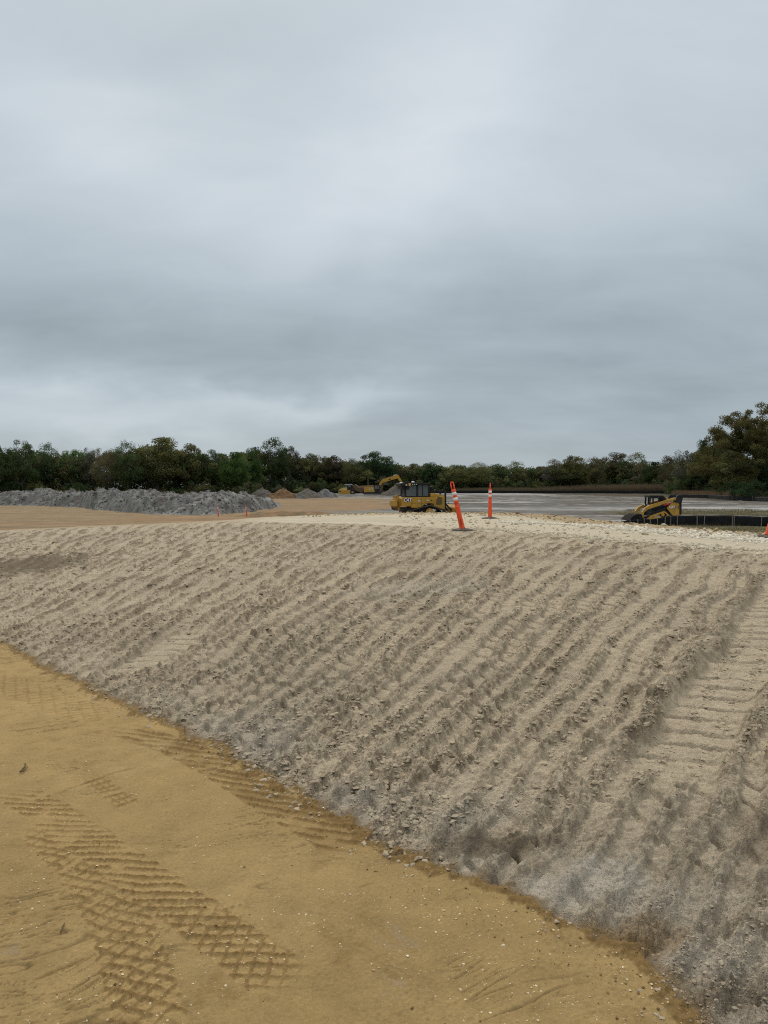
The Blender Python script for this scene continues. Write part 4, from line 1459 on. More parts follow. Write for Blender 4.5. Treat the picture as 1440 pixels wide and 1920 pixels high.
# ------------------------------------------------------------------ compact track loader
def build_loader():
    x, y = P(1241, 977.3, FIELD)
    t = thing('track_loader', 'small yellow and black track loader standing behind the near black silt fence', 'loader', (x, y, FIELD - .02), R(2))
    ye, bk, st, rb = YEL(), BLK(), STEEL(), RUBBER()
    K = .003640
    def lx(c): return (c - 900) * K
    def lz(c): return (690 - c) * K
    # engine housing at the rear, with the yellow side panel
    hs = MB().prism([(lx(620), lz(560)), (lx(620), lz(380)), (lx(880), lz(360)), (lx(1040), lz(285)), (lx(1185), lz(285)), (lx(1190), lz(560))], -.55, .55)
    hs.build('chassis', bk, t, .02)
    for sg in (-1, 1):
        pn_ = MB()
        pn_.prism([(lx(918), lz(408)), (lx(1035), lz(282)), (lx(1165), lz(282)), (lx(1178), lz(300)), (lx(1182), lz(556)), (lx(1040), lz(562))], sg * .64 - .09, sg * .64 + .09)
        pn_.build('engine_panel', ye, t, .012)
    MB().box(lx(1180), lx(1225), -.72, .72, lz(545), lz(250)).box(lx(1190), lx(1228), -.74, -.60, lz(530), lz(300)).build('rear_guard', bk, t, .02)
    for zc in (420, 500):
        MB().box(lx(1224), lx(1232), -.70, -.56, lz(zc), lz(zc - 36)).build('tail_lamp', RED(), t)
    MB().box(lx(1150), lx(1166), -.735, -.73, lz(430), lz(360)).build('warning_strip', mat('dark_red', (.12, .03, .025), .5), t)
    # cab cage
    cab = MB()
    for sg in (-.44, .44):
        cab.bar((lx(590), sg, lz(385)), (lx(603), sg, lz(160)), .10, .10)
        cab.bar((lx(660), sg, lz(380)), (lx(665), sg, lz(165)), .07, .10)
        cab.bar((lx(890), sg, lz(330)), (lx(880), sg, lz(200)), .12, .10)
        cab.bar((lx(600), sg, lz(158)), (lx(850), sg, lz(158)), .09, .07)
        cab.bar((lx(850), sg, lz(158)), (lx(905), sg, lz(200)), .09, .09)
        cab.bar((lx(905), sg, lz(200)), (lx(925), sg, lz(330)), .09, .09)
    cab.box(lx(578), lx(872), -.47, .47, lz(190), lz(150))
    cab.bar((lx(700), .44, lz(200)), (lx(860), .44, lz(200)), .05)
    cab.bar((lx(700), -.44, lz(200)), (lx(860), -.44, lz(200)), .05)
    cab.box(lx(880), lx(930), -.44, .44, lz(330), lz(190))
    cab.build('cab', bk, t)
    MB().box(lx(570), lx(592), -.42, .42, lz(365), lz(335)).box(lx(586), lx(594), -.44, -.40, lz(260), lz(170)).build('grab_handle', bk, t)
    MB().box(lx(740), lx(860), -.24, .24, lz(345), lz(325)).box(lx(840), lx(870), -.24, .24, lz(325), lz(235)).build('seat', bk, t, .02)
    for sg in (-.36, .36):
        MB().box(lx(562), lx(580), sg - .06, sg + .06, lz(360), lz(335)).build('headlight', WHT(), t)
    # lift arms
    for sg in (-1, 1):
        yc = sg * .72
        arm = MB()
        arm.prism([(lx(1095), lz(262)), (lx(1060), lz(250)), (lx(680), lz(382)), (lx(520), lz(432)), (lx(440), lz(500)), (lx(425), lz(610)), (lx(405), lz(605)), (lx(402), lz(480)), (lx(470), lz(390)), (lx(560), lz(345)), (lx(800), lz(275)), (lx(1075), lz(190))], yc - .09, yc + .09)
        arm.build('lift_arm', ye, t, .012)
        tw = MB().prism([(lx(1040), lz(275)), (lx(1100), lz(215)), (lx(1130), lz(140)), (lx(1215), lz(130)), (lx(1245), lz(165)), (lx(1225), lz(290)), (lx(1180), lz(300))], yc - .11, yc + .11)
        tw.cyl((lx(1205), yc - .14, lz(165)), (lx(1205), yc + .14, lz(165)), .06, 12)
        tw.build('arm_tower', bk, t, .012)
        MB().bar((lx(880), yc - sg * .12, lz(395)), (lx(1150), yc - sg * .12, lz(215)), .09).build('lift_cylinder', bk, t)
        MB().bar((lx(560), yc, lz(520)), (lx(880), yc, lz(410)), .10, .12).build('tilt_link', bk, t)
        if sg < 0:
            MB().prism([(lx(828), lz(352)), (lx(860), lz(322)), (lx(1003), lz(288)), (lx(985), lz(318)), (lx(900), lz(350))], yc - .11, yc - .095).build('red_stripe', mat('stripe_red', (.42, .03, .02), .45), t)
        # undercarriage
        yt = sg * .70
        pts = [(lx(500), lz(672)), (lx(1020), lz(672))] + arc(lx(1010), lz(625), .18, -80, 40, 5) + arc(lx(840), lz(500), .18, 45, 115, 4) + arc(lx(520), lz(610), .15, 110, 255, 6)
        tl = track_loop(pts, .40, yt, .045, .10).build('rubber_track', rb, t)
        MB().prism([(lx(510), lz(612)), (lx(560), lz(560)), (lx(830), lz(470)), (lx(860), lz(470)), (lx(1000), lz(590)), (lx(985), lz(600)), (lx(850), lz(500)), (lx(570), lz(590))], yt + sg * .16, yt + sg * .215).build('track_guard', ye, t)
        MB().prism([(lx(490), lz(618)), (lx(560), lz(590)), (lx(760), lz(588)), (lx(860), lz(612)), (lx(980), lz(600)), (lx(980), lz(632)), (lx(500), lz(632))], yt - .12, yt + sg * .20).build('track_frame', ye, t, .01)
        MB().cyl((lx(822), yt - .12, lz(540)), (lx(822), yt + sg * .22, lz(540)), .12, 16).build('drive_sprocket', ye, t)
        for c in (560, 640, 720, 800, 880):
            MB().cyl((lx(c), yt - .15, lz(645)), (lx(c), yt + .15, lz(645)), .07, 10).build('track_roller', st, t)
        for c, r_ in ((520, .13), (1005, .15)):
            MB().cyl((lx(c), yt - .16, lz(620)), (lx(c), yt + .16, lz(620)), r_, 14).build('idler_wheel', st, t)
    MB().box(lx(405), lx(430), -.80, .80, lz(600), lz(540)).build('coupler', bk, t)
    # bucket lying on the ground: open curved shell
    outer = [(lx(395), lz(560)), (lx(370), lz(528)), (lx(290), lz(530)), (lx(210), lz(570)), (lx(120), lz(655))]
    bkt = MB().prism([(lx(395), lz(560)), (lx(372), lz(526)), (lx(290), lz(528)), (lx(205), lz(568)), (lx(115), lz(655)), (lx(135), lz(660)), (lx(215), lz(585)), (lx(292), lz(545)), (lx(362), lz(545)), (lx(378), lz(570)), (lx(385), lz(650)), (lx(400), lz(655))], -.90, .90)
    bkt.prism([(lx(120), lz(655)), (lx(210), lz(570)), (lx(290), lz(532)), (lx(368), lz(532)), (lx(392), lz(565)), (lx(396), lz(655))], -.93, -.90)
    bkt.prism([(lx(120), lz(655)), (lx(210), lz(570)), (lx(290), lz(532)), (lx(368), lz(532)), (lx(392), lz(565)), (lx(396), lz(655))], .90, .93)
    bkt.build('bucket', mat('bucket_black', (.014, .013, .012), .9, spec=.08, grime=.3, grime_col=(.03, .027, .024), scale=3), t)
    MB().bar((lx(330), -.94, lz(540)), (lx(365), -.94, lz(640)), .04, .02).build('bucket_rib', st, t)
    MB().prism([(lx(1060), lz(425)), (lx(1082), lz(350)), (lx(1100), lz(375)), (lx(1092), lz(425))], -.746, -.737).build('logo_mark', mat('dark_red', (.12, .03, .025), .5), t)
    lettering('logo', 'CAT', WHT(), t, (lx(1027), -.750, lz(388)), .25, (R(90), 0, 0), 0, .004, .95, .010)


build_loader()


# ------------------------------------------------------------------ dump truck and excavator, far off
def build_haulers():
    ye, bk, st, rb = YEL(), BLK(), STEEL(), RUBBER()
    x, y = P(634, 927.3, FIELD)
    y += 3
    t = thing('dump_truck', 'yellow articulated dump truck facing left before the trees', 'dump truck', (x, y, FIELD - .1), 0.0)
    q = y / 1440                       # metres per photo pixel there
    u = q / 10.29                      # metres per unit of the enlarged crop (origin at 145, ground 488)
    def lx(c): return (c - 145) * u
    def lz(c): return (488 - c) * u
    MB().prism([(lx(150), lz(452)), (lx(148), lz(398)), (lx(170), lz(382)), (lx(240), lz(352)), (lx(312), lz(350)), (lx(312), lz(452))], -1.25, 1.25).build('bonnet', mat('pale_yellow', (.60, .42, .14), .5, grime=.3, scale=1.5), t, .05)
    MB().prism([(lx(200), lz(485)), (lx(200), lz(400)), (lx(330), lz(395)), (lx(378), lz(405)), (lx(372), lz(440)), (lx(352), lz(488))], -1.45, 1.45).build('front_fender', ye, t, .03)
    MB().box(lx(150), lx(198), -1.3, 1.3, lz(488), lz(445)).build('bumper', ye, t, .03)
    MB().box(lx(146), lx(152), -.8, .8, lz(440), lz(400)).box(lx(160), lx(196), -1.262, -1.24, lz(432), lz(405)).build('grille', bk, t)
    cab = MB().box(lx(268), lx(312), -1.0, 1.0, lz(355), lz(340))
    for c0, c1 in ((268, 276), (312, 324), (385, 400)):
        for sg in (-1, 1):
            cab.box(lx(c0), lx(c1), sg * 1.0 - .06, sg * 1.0 + .06, lz(400), lz(292))
    cab.box(lx(312), lx(400), -1.0, 1.0, lz(400), lz(340))
    cab.build('cab', bk, t)
    MB().box(lx(262), lx(408), -1.12, 1.12, lz(297), lz(283)).build('cab_roof', mat('pale_roof', (.45, .45, .42), .5), t, .03)
    MB().box(lx(270), lx(312), -1.01, -.99, lz(345), lz(297)).box(lx(326), lx(385), -1.01, -.99, lz(340), lz(297)).box(lx(266), lx(270), -.95, .95, lz(345), lz(297)).build('window', GLS(), t)
    MB().box(lx(378), lx(1000), -.6, .6, lz(440), lz(420)).box(lx(400), lx(470), -.8, .8, lz(420), lz(340)).build('chassis', BROWN(), t)
    MB().prism([(lx(400), lz(300)), (lx(470), lz(292)), (lx(530), lz(325)), (lx(960), lz(300)), (lx(1010), lz(315)), (lx(960), lz(430)), (lx(560), lz(440)), (lx(470), lz(400)), (lx(420), lz(330))], -1.5, 1.5).build('dump_body', BROWN(), t, .04)
    MB().prism([(lx(505), lz(320)), (lx(812), lz(298)), (lx(812), lz(340)), (lx(520), lz(358))], -1.56, -1.5).build('body_rail', mat('dusty_tan', (.22, .14, .07), .7), t)
    MB().bar((lx(462), -1.3, lz(288)), (lx(522), -1.3, lz(318)), .18).build('canopy_edge', mat('pale_roof', (.45, .45, .42), .5), t)
    for c in (415, 660, 800):
        for sg in (-1, 1):
            w = MB().lathe([(.5, -.3), (.86, -.3), (.95, -.2), (.95, .2), (.86, .3), (.5, .3)], 22, 'y', (lx(c), sg * 1.2, .95))
            o = w.build('wheel', rb, t)
            MB().cyl((lx(c), sg * 1.2 - .32, .95), (lx(c), sg * 1.2 + .32, .95), .42, 14).build('rim', mat('dusty_rim', (.28, .22, .16), .7), o)
    MB().prism([(lx(365), lz(430)), (lx(395), lz(402)), (lx(440), lz(402)), (lx(465), lz(430)), (lx(445), lz(416)), (lx(390), lz(414))], -1.5, 1.5).build('mudguard', mat('dusty_tan', (.22, .14, .07), .7), t)
    MB().cyl((lx(160), -1.1, lz(420)), (lx(152), -1.1, lz(420)), .16, 10).build('headlight', WHT(), t)
    MB().cyl((lx(160), 1.1, lz(420)), (lx(152), 1.1, lz(420)), .16, 10).build('headlight', WHT(), t)
    # excavator just in front of the truck's tail
    xe, ye_ = P(699, 928.2, FIELD)
    ye_ -= 8
    xe = (699 - 720) / 1440 * ye_
    e = thing('excavator', 'yellow excavator with raised bent boom between the dump truck and the bulldozer', 'excavator', (xe, ye_, FIELD - .1), 0.0)
    u = ye_ / 1440 / 10.29
    def ex(c): return (c - 800) * u
    def ez(c): return (492 - c) * u
    MB().prism([(ex(632), ez(425)), (ex(636), ez(340)), (ex(660), ez(328)), (ex(815), ez(326)), (ex(845), ez(425))], -1.4, 1.4).build('engine_house', ye, e, .05)
    MB().box(ex(640), ex(1000), -1.35, 1.35, ez(438), ez(424)).build('turntable', bk, e)
    cb = MB().box(ex(838), ex(935), .3, 1.35, ez(420), ez(358))
    for c0, c1 in ((835, 845), (890, 897), (922, 935)):
        for yy in (-1.35, -.3):
            cb.box(ex(c0), ex(c1), yy - .05, yy + .05, ez(420), ez(294))
    cb.box(ex(832), ex(938), -1.4, -.25, ez(297), ez(288)).box(ex(838), ex(935), -1.35, -.3, ez(420), ez(362))
    cb.build('cab', bk, e)
    MB().box(ex(845), ex(922), -1.36, -1.34, ez(362), ez(297)).build('window', GLS(), e)
    boom = MB().prism([(ex(885), ez(352)), (ex(925), ez(365)), (ex(985), ez(285)), (ex(1020), ez(240)), (ex(1120), ez(205)), (ex(1300), ez(155)), (ex(1285), ez(108)), (ex(1255), ez(92)), (ex(1200), ez(112)), (ex(1050), ez(158)), (ex(990), ez(178)), (ex(940), ez(232)), (ex(905), ez(310))], -.32, .32)
    boom.build('boom', ye, e, .03)
    MB().prism([(ex(1248), ez(92)), (ex(1285), ez(88)), (ex(1315), ez(130)), (ex(1362), ez(215)), (ex(1345), ez(235)), (ex(1290), ez(190)), (ex(1258), ez(130))], -.26, .26).build('stick', ye, e, .02)
    MB().bar((ex(1060), 0, ez(150)), (ex(1255), 0, ez(84)), .20).build('stick_cylinder', bk, e)
    MB().bar((ex(1190), -.1, ez(106)), (ex(1256), -.1, ez(84)), .22).build('cylinder_sleeve', mat('pale_roof', (.45, .45, .42), .5), e)
    MB().bar((ex(905), -.38, ez(400)), (ex(1000), -.38, ez(240)), .22).build('boom_cylinder', bk, e)
    MB().prism([(ex(1340), ez(215)), (ex(1385), ez(240)), (ex(1395), ez(310)), (ex(1350), ez(350)), (ex(1300), ez(330)), (ex(1335), ez(290))], -.7, .7).build('bucket', bk, e)
    for sg in (-1, 1):
        pts = [(ex(655), .1), (ex(1010), .1)] + arc(ex(1010), .55, .45, -85, 85, 6) + arc(ex(655), .55, .45, 95, 265, 6)
        track_loop(pts, .7, sg * 1.3, .08, .24).build('track', st, e)
        MB().box(ex(660), ex(1005), sg * 1.3 - .25, sg * 1.3 + .25, .3, .85).build('track_frame', st, e)
    MB().prism([(ex(738), ez(388)), (ex(748), ez(362)), (ex(790), ez(362)), (ex(780), ez(388))], -1.425, -1.41).build('logo_plate', bk, e)
    lettering('logo', 'CAT', WHT(), e, (ex(764), -1.435, ez(375)), .62, (R(90), 0, 0), .15, .01, 1.0, .02)
    MB().prism([(ex(1100), ez(195)), (ex(1108), ez(172)), (ex(1150), ez(158)), (ex(1144), ez(182))], -.345, -.325).build('boom_plate', bk, e)


build_haulers()


# ------------------------------------------------------------------ orange delineator posts
def build_post(name, label, base, height, lean_x, lean_y, rot, group, base_w=.50):
    org = mat('safety_orange', (0.80, 0.085, 0.020), .45, spec=.35, grime=.18, grime_col=(.4, .12, .06), scale=9)
    blk = mat('base_rubber', (.035, .031, .028), .9, grime=.7, grime_col=(.22, .18, .13), scale=12)
    wht = mat('reflective_white', (.78, .74, .74), .5, grime=.15, grime_col=(.5, .4, .34), scale=20)
    pnk = mat('orange_ring', (.62, .05, .035), .5)
    t = thing(name, label, 'delineator post', base, rot, group)
    k = height / 1.08
    b = MB()
    w = base_w / 2
    n = 8
    pr = [(w * math.cos(R(22.5 + 45 * i)) * 1.05, w * math.sin(R(22.5 + 45 * i)) * 1.05) for i in range(n)]
    b.add([(x, y, 0.0) for x, y in pr] + [(x * .93, y * .93, .03) for x, y in pr] + [(x * .45, y * .45, .055) for x, y in pr],
          [tuple(range(n - 1, -1, -1)), tuple(range(2 * n, 3 * n))] + [(i, (i + 1) % n, (i + 1) % n + n, i + n) for i in range(n)] + [(i + n, (i + 1) % n + n, (i + 1) % n + 2 * n, i + 2 * n) for i in range(n)])
    b.build('base', blk, t)
    prof = [(.066, .045), (.066, .06), (.058, .085), (.054, .30), (.052, .50), (.051, .505), (.056, .512), (.056, .53), (.049, .54), (.047, .62), (.053, .625), (.053, .655),
            (.046, .66), (.044, .73), (.044, .78), (.043, .86), (.050, .865), (.050, .895), (.042, .90), (.040, .91)]
    pb = MB().lathe([(r_ , h * k) for r_, h in prof], 24)
    post = pb.build('post', org, t, smooth=True)
    # long slot near the foot
    MB().prism([(-.012, .14 * k), (.012, .14 * k), (.012, .27 * k), (-.012, .27 * k)], -.060, -.045).build('slot', mat('slot_shadow_plastic', (.45, .04, .012), .6), post)
    # grip loop
    loop = MB()
    ring = [(-.030, .90), (-.030, 1.03), (-.022, 1.06), (0, 1.075), (.022, 1.06), (.030, 1.03), (.030, .90)]
    for p, q in zip(ring[:-1], ring[1:]):
        loop.cyl((p[0], 0, p[1] * k), (q[0], 0, q[1] * k), .014, 10)
    loop.build('handle', org, t, smooth=True)
    for z0, z1 in ((.665, .735), (.785, .855)):
        MB().lathe([(.0478, z0 * k), (.0466, z1 * k)], 24).build('reflective_band', wht, t, smooth=True)
    for o in t.children:
        if o.name.split('.')[0] != 'base':
            o.rotation_euler = (lean_y, lean_x, 0)
            o.location = (0, 0, 0)
    return t


g = 'orange delineator posts'
b0 = P(868, 993.0, .70)
build_post('delineator_post', 'largest orange delineator post with two white bands, leaning left', (*b0, float(surface([b0[0]], [b0[1]])[0]) - .01), 1.08, R(-13.2), 0, 0, g)
b1 = P(918.5, 969.5, .72)
build_post('delineator_post', 'orange delineator post behind the biggest one, standing nearly upright', (*b1, float(surface([b1[0]], [b1[1]])[0]) - .01), 1.06, R(3.2), 0, R(75), g)
for px, yb, lean, lab in ((409.5, 968.5, -4, 'left of two tiny orange posts by the long grey heap'), (463, 969, -7, 'right of two tiny orange posts, the one before the rust brown ridge')):
    b_ = P(px, yb, FIELD)
    build_post('delineator_post', lab, (*b_, ground_z(*b_) - .02), 1.08, R(lean), 0, R(40), g)
b2 = P(1439, 1007, .70)
build_post('delineator_post', 'orange delineator post cut off by the right edge among white rocks', (*b2, float(surface([b2[0]], [b2[1]])[0]) - .01), 1.08, R(14), 0, 0, g)


# ------------------------------------------------------------------ silt fences
def build_fences():
    fab = bpy.data.materials.new('silt_fabric')
    fab.use_nodes = True
    t = NT(fab.node_tree)
    b = fab.node_tree.nodes['Principled BSDF']
    co = t.n('ShaderNodeTexCoord').outputs['Object']
    t.set(b.inputs['Base Color'], t.ramp(t.noise(co, 2.0, 5, .6), [(.35, (.005, .005, .006)), (.6, (.011, .011, .012)), (.8, (.03, .027, .024))]))
    b.inputs['Roughness'].default_value = .7
    b.inputs['Specular IOR Level'].default_value = .2
    wood = mat('stake_wood', (.22, .19, .15), .8, scale=8, grime=.5, grime_col=(.08, .07, .06))

    def fence(label, line, stakes, hfun, sag=.03, wrinkle=.03, group='black silt fences', stake_w=.045, step=.12, zg=None):
        """line: base points (x,y); stakes: list of (x,y,height,tilt)"""
        p = np.array(line)
        L = np.concatenate([[0], np.cumsum(np.linalg.norm(np.diff(p, axis=0), axis=1))])
        n = max(40, int(L[-1] / step))
        s = np.linspace(0, L[-1], n)
        x, y = np.interp(s, L, p[:, 0]), np.interp(s, L, p[:, 1])
        cx, cy = x[0], y[0]
        tt = thing('silt_fence', label, 'silt fence', (cx, cy, FIELD), 0, group)
        rows = 6
        V, F = [], []
        zz = np.array([ground_z(a, b_) for a, b_ in zip(x, y)]) - FIELD
        for k in range(rows):
            f = k / (rows - 1)
            h = hfun(s / L[-1]) * f
            off = wrinkle * (pn(s * 1.3, np.full(n, k * .7), 120) + .4 * pn(s * 5, np.full(n, k * 1.1), 121))
            top = (sag * pn(s * .9, s * 0, 122) if k == rows - 1 else 0)
            for i in range(n):
                V.append((x[i] - cx, y[i] - cy + off[i] + .02, zz[i] - (.08 if k == 0 else 0) + h[i] + (top[i] if k == rows - 1 else 0)))
        for k in range(rows - 1):
            for i in range(n - 1):
                F.append((k * n + i, k * n + i + 1, (k + 1) * n + i + 1, (k + 1) * n + i))
        me = mesh_np('fabric', np.array(V), np.array(F), fab, None, True)
        o = put('fabric', me, tt)
        md = o.modifiers.new('thick', 'SOLIDIFY')
        md.thickness = .006
        for sx, sy, h, tl, front in stakes:
            g = ground_z(sx, sy) - FIELD
            yy = -.05 if front else .09
            MB().bar((sx - cx, sy - cy + yy, g - .1), (sx - cx + tl, sy - cy + yy, g + h), stake_w, .04).build('stake', wood, tt)

    # near fence on the right, sagging to the ground at its left end
    base_px = [(1140, 983.5), (1180, 984), (1220, 984.5), (1270, 984.8), (1310, 985.5), (1370, 986.5), (1440, 987.2), (1560, 989)]
    line = [P(a, b, FIELD) for a, b in base_px]
    tops = [(1140, 981.5), (1160, 979), (1185, 976), (1209, 973.5), (1222, 972.5), (1235, 971), (1247, 967.5), (1270, 966.4), (1340, 967), (1440, 970), (1560, 971)]
    bx = np.array([a for a, b in base_px], float)
    by = np.array([b for a, b in base_px], float)

    pl = np.array(line)
    LL = np.concatenate([[0], np.cumsum(np.linalg.norm(np.diff(pl, axis=0), axis=1))])
    LL /= LL[-1]

    def hf(f):
        px = np.interp(f, LL, bx)
        return (np.interp(px, bx, by) - np.interp(px, [a for a, b in tops], [b for a, b in tops])) * 52 / 1440
    st = []
    for px, dh, tl, fr in ((1166, .05, 0, 1), (1181, .05, 0.02, 1), (1196, .04, 0, 1), (1207.5, .08, .02, 1), (1219.6, .03, 0, 1), (1232.7, .02, 0, 1), (1246.5, .02, .03, 1), (1257, .02, .03, 1), (1269.5, .05, .02, 1),
                           (1307, .06, 0, 1), (1320, .02, .05, 1), (1340, .04, 0, 0), (1373, -.06, 0, 1), (1376, -.02, .02, 1), (1393.5, .05, 0, 0), (1427, -.02, .04, 1), (1468, .02, 0, 1), (1510, .03, 0, 1)):
        Y = np.interp(px, bx, [q[1] for q in line])
        X = (px - 720) / 1440 * Y
        st.append((X, Y, float((np.interp(px, bx, by) - np.interp(px, [a for a, b in tops], [b for a, b in tops])) * 52 / 1440) + dh, tl, fr))
    fence('near black silt fence with wooden stakes at right, sagging at its left end', line, st, hf, .02, .05)
    # far fences
    def far(label, pts, h, gap, h2=None):
        line = [P(a, b, FIELD) for a, b in pts]
        L = sum(math.dist(a, b) for a, b in zip(line[:-1], line[1:]))
        n = int(L / gap)
        p = np.array(line)
        LL = np.concatenate([[0], np.cumsum(np.linalg.norm(np.diff(p, axis=0), axis=1))])
        st = []
        for k in range(min(n, 60)):
            s = (k + .5) / min(n, 60) * LL[-1]
            st.append((float(np.interp(s, LL, p[:, 0])), float(np.interp(s, LL, p[:, 1])), h * 1.02, random.uniform(-.05, .05), False))
        fence(label, line, st, lambda f: np.full_like(f, h), .05, .05, step=.6)
    far('long thin black silt fence across the far side of the grey field, behind the bulldozer', [(700, 925.2), (850, 925.2), (1000, 925.0), (1140, 924.8), (1270, 925.5)], 1.15, 4.0)
    far('black silt fence before the dry grass and big oak at far right', [(1262, 933.2), (1330, 935), (1390, 938.5), (1440, 941), (1560, 947)], .85, 3.0)
    far('short black silt fence visible behind the row of dumped dirt piles', [(478, 925.0), (560, 924.6), (648, 925.2)], 1.3, 4.0)


build_fences()


# ------------------------------------------------------------------ twigs
def twig(label, px, py, bends, r_):
    wd = mat('twig_bark', (.10, .065, .03), .9, scale=40)
    x, y = P(px, py, 0)
    z = float(surface([x], [y])[0])
    mb = MB()
    pts = [Vector(p) for p in bends]
    for a, b in zip(pts[:-1], pts[1:]):
        mb.cyl(a, b, r_, 8, r_ * .8)
    o = mb.build('twig', wd, None, smooth=True)
    o.location = (x, y, z)
    o['label'] = label
    o['category'] = 'twig'


twig('small dark forked twig lying on the tan sand at the left edge', 43, 1445, [(-.03, .09, .006), (-.008, .05, .008), (.006, -.05, .008), (.022, -.045, .009), (.018, .02, .012)], .0036)
twig('tiny dark twig on the tan sand left of the tyre print', 117, 1744, [(-.004, .03, .006), (.0, 0, .009), (.006, -.03, .006)], .0024)


# ------------------------------------------------------------------ vegetation
def leaf_mat():
    m = bpy.data.materials.new('foliage')
    m.use_nodes = True
    t = NT(m.node_tree)
    t.t.nodes.clear()
    out = t.n('ShaderNodeOutputMaterial')
    at = t.n('ShaderNodeAttribute', attribute_name='soil')
    oi = t.n('ShaderNodeObjectInfo')
    c = t.mix(1.0, at.outputs['Color'], oi.outputs['Color'], 'MULTIPLY')
    df = t.n('ShaderNodeBsdfDiffuse')
    tr = t.n('ShaderNodeBsdfTranslucent')
    t.set(df.inputs[0], c)
    t.set(tr.inputs[0], c)
    mx = t.n('ShaderNodeMixShader')
    mx.inputs[0].default_value = .38
    t.t.links.new(df.outputs[0], mx.inputs[1])
    t.t.links.new(tr.outputs[0], mx.inputs[2])
    t.t.links.new(mx.outputs[0], out.inputs[0])
    return m


LEAF = leaf_mat()
BARK = mat('bark', (.085, .072, .060), .9, scale=1.5, grime=.5, grime_col=(.15, .14, .125), bump=.4)


def leaf_quads(C, size, rg, tone, aspect=.6, up=.3):
    n = len(C)
    d = rg.normal(size=(n, 3))
    d /= np.linalg.norm(d, axis=1, keepdims=True)
    nr = rg.normal(size=(n, 3))
    nr[:, 2] += up
    nr /= np.linalg.norm(nr, axis=1, keepdims=True)
    a = np.cross(d, nr)
    a /= np.linalg.norm(a, axis=1, keepdims=True) + 1e-9
    b = np.cross(nr, a)
    a = a * size[:, None] * .5
    b = b * size[:, None] * .5 * aspect
    V = np.stack([C - a, C - .25 * a - b, C + a, C - .1 * a + b], 1).reshape(-1, 3)
    F = np.arange(4 * n).reshape(n, 4)
    return V, F, np.repeat(tone, 4, 0)


def crown_points(rg, n_cl, per, rx, rz, zc, low=.25, out=.3, clr=(.08, .15), dens_top=1.0):
    """leaf centres in clumps spread through an uneven crown of unit-height tree"""
    C, T = [], []
    off = rg.uniform(-50, 50, 3)
    for i in range(n_cl):
        d = rg.normal(size=3)
        d /= np.linalg.norm(d)
        if d[2] < -.35:
            d[2] *= .5
        rad = rg.uniform(.25, 1.0) ** .55
        if d[2] > .75 and rad > .9:
            rad = .9
        lump = 1 + out * 1.6 * mnoise.noise(Vector(d * 1.5) + Vector(off))
        c = np.array([d[0] * rx, d[1] * rx, d[2] * rz]) * rad * lump
        c[2] += zc
        if c[2] < low:
            c[2] = low + rg.uniform(0, .15)
        r_ = rg.uniform(*clr)
        m = int(per * rg.uniform(.5, 1.4))
        q = rg.normal(size=(m, 3))
        q /= np.linalg.norm(q, axis=1, keepdims=True)
        q *= (rg.uniform(.2, 1, (m, 1)) ** .5) * r_
        q[:, 2] *= .72
        C.append(c + q)
        tn = rg.uniform(.65, 1.35)
        hue = rg.uniform(-.12, .12)
        T.append(np.tile([tn * (1 + hue), tn, tn * (1 - hue)], (m, 1)) * rg.uniform(.75, 1.25, (m, 1)))
    return np.vstack(C), np.vstack(T)


def trunk_mesh(rg, h, r0, limbs, rx, zc):
    mb = MB()
    p = Vector((0, 0, -.02))
    pts = [p]
    for k in range(1, 5):
        pts.append(Vector((rg.normal() * .012, rg.normal() * .012, h * k / 4)))
    for k in range(4):
        mb.cyl(pts[k], pts[k + 1], r0 * (1 - .16 * k), 9, r0 * (1 - .16 * (k + 1)))
    for i in range(limbs):
        a = 2 * math.pi * (i + rg.uniform(-.3, .3)) / limbs
        s = pts[rg.integers(2, 5)]
        e1 = s + Vector((math.cos(a) * rx * .4, math.sin(a) * rx * .4, rg.uniform(.06, .18)))
        e2 = e1 + Vector((math.cos(a + .3) * rx * .35, math.sin(a + .3) * rx * .35, rg.uniform(.08, .22)))
        mb.cyl(s, e1, r0 * .42, 7, r0 * .27)
        mb.cyl(e1, e2, r0 * .27, 6, r0 * .10)
        for j in range(2):
            e3 = e1.lerp(e2, rg.uniform(.2, 1)) + Vector((rg.normal() * .1, rg.normal() * .1, rg.uniform(.04, .16)))
            mb.cyl(e1.lerp(e2, .4), e3, r0 * .14, 5, r0 * .05)
    return mb


PROTO = {}


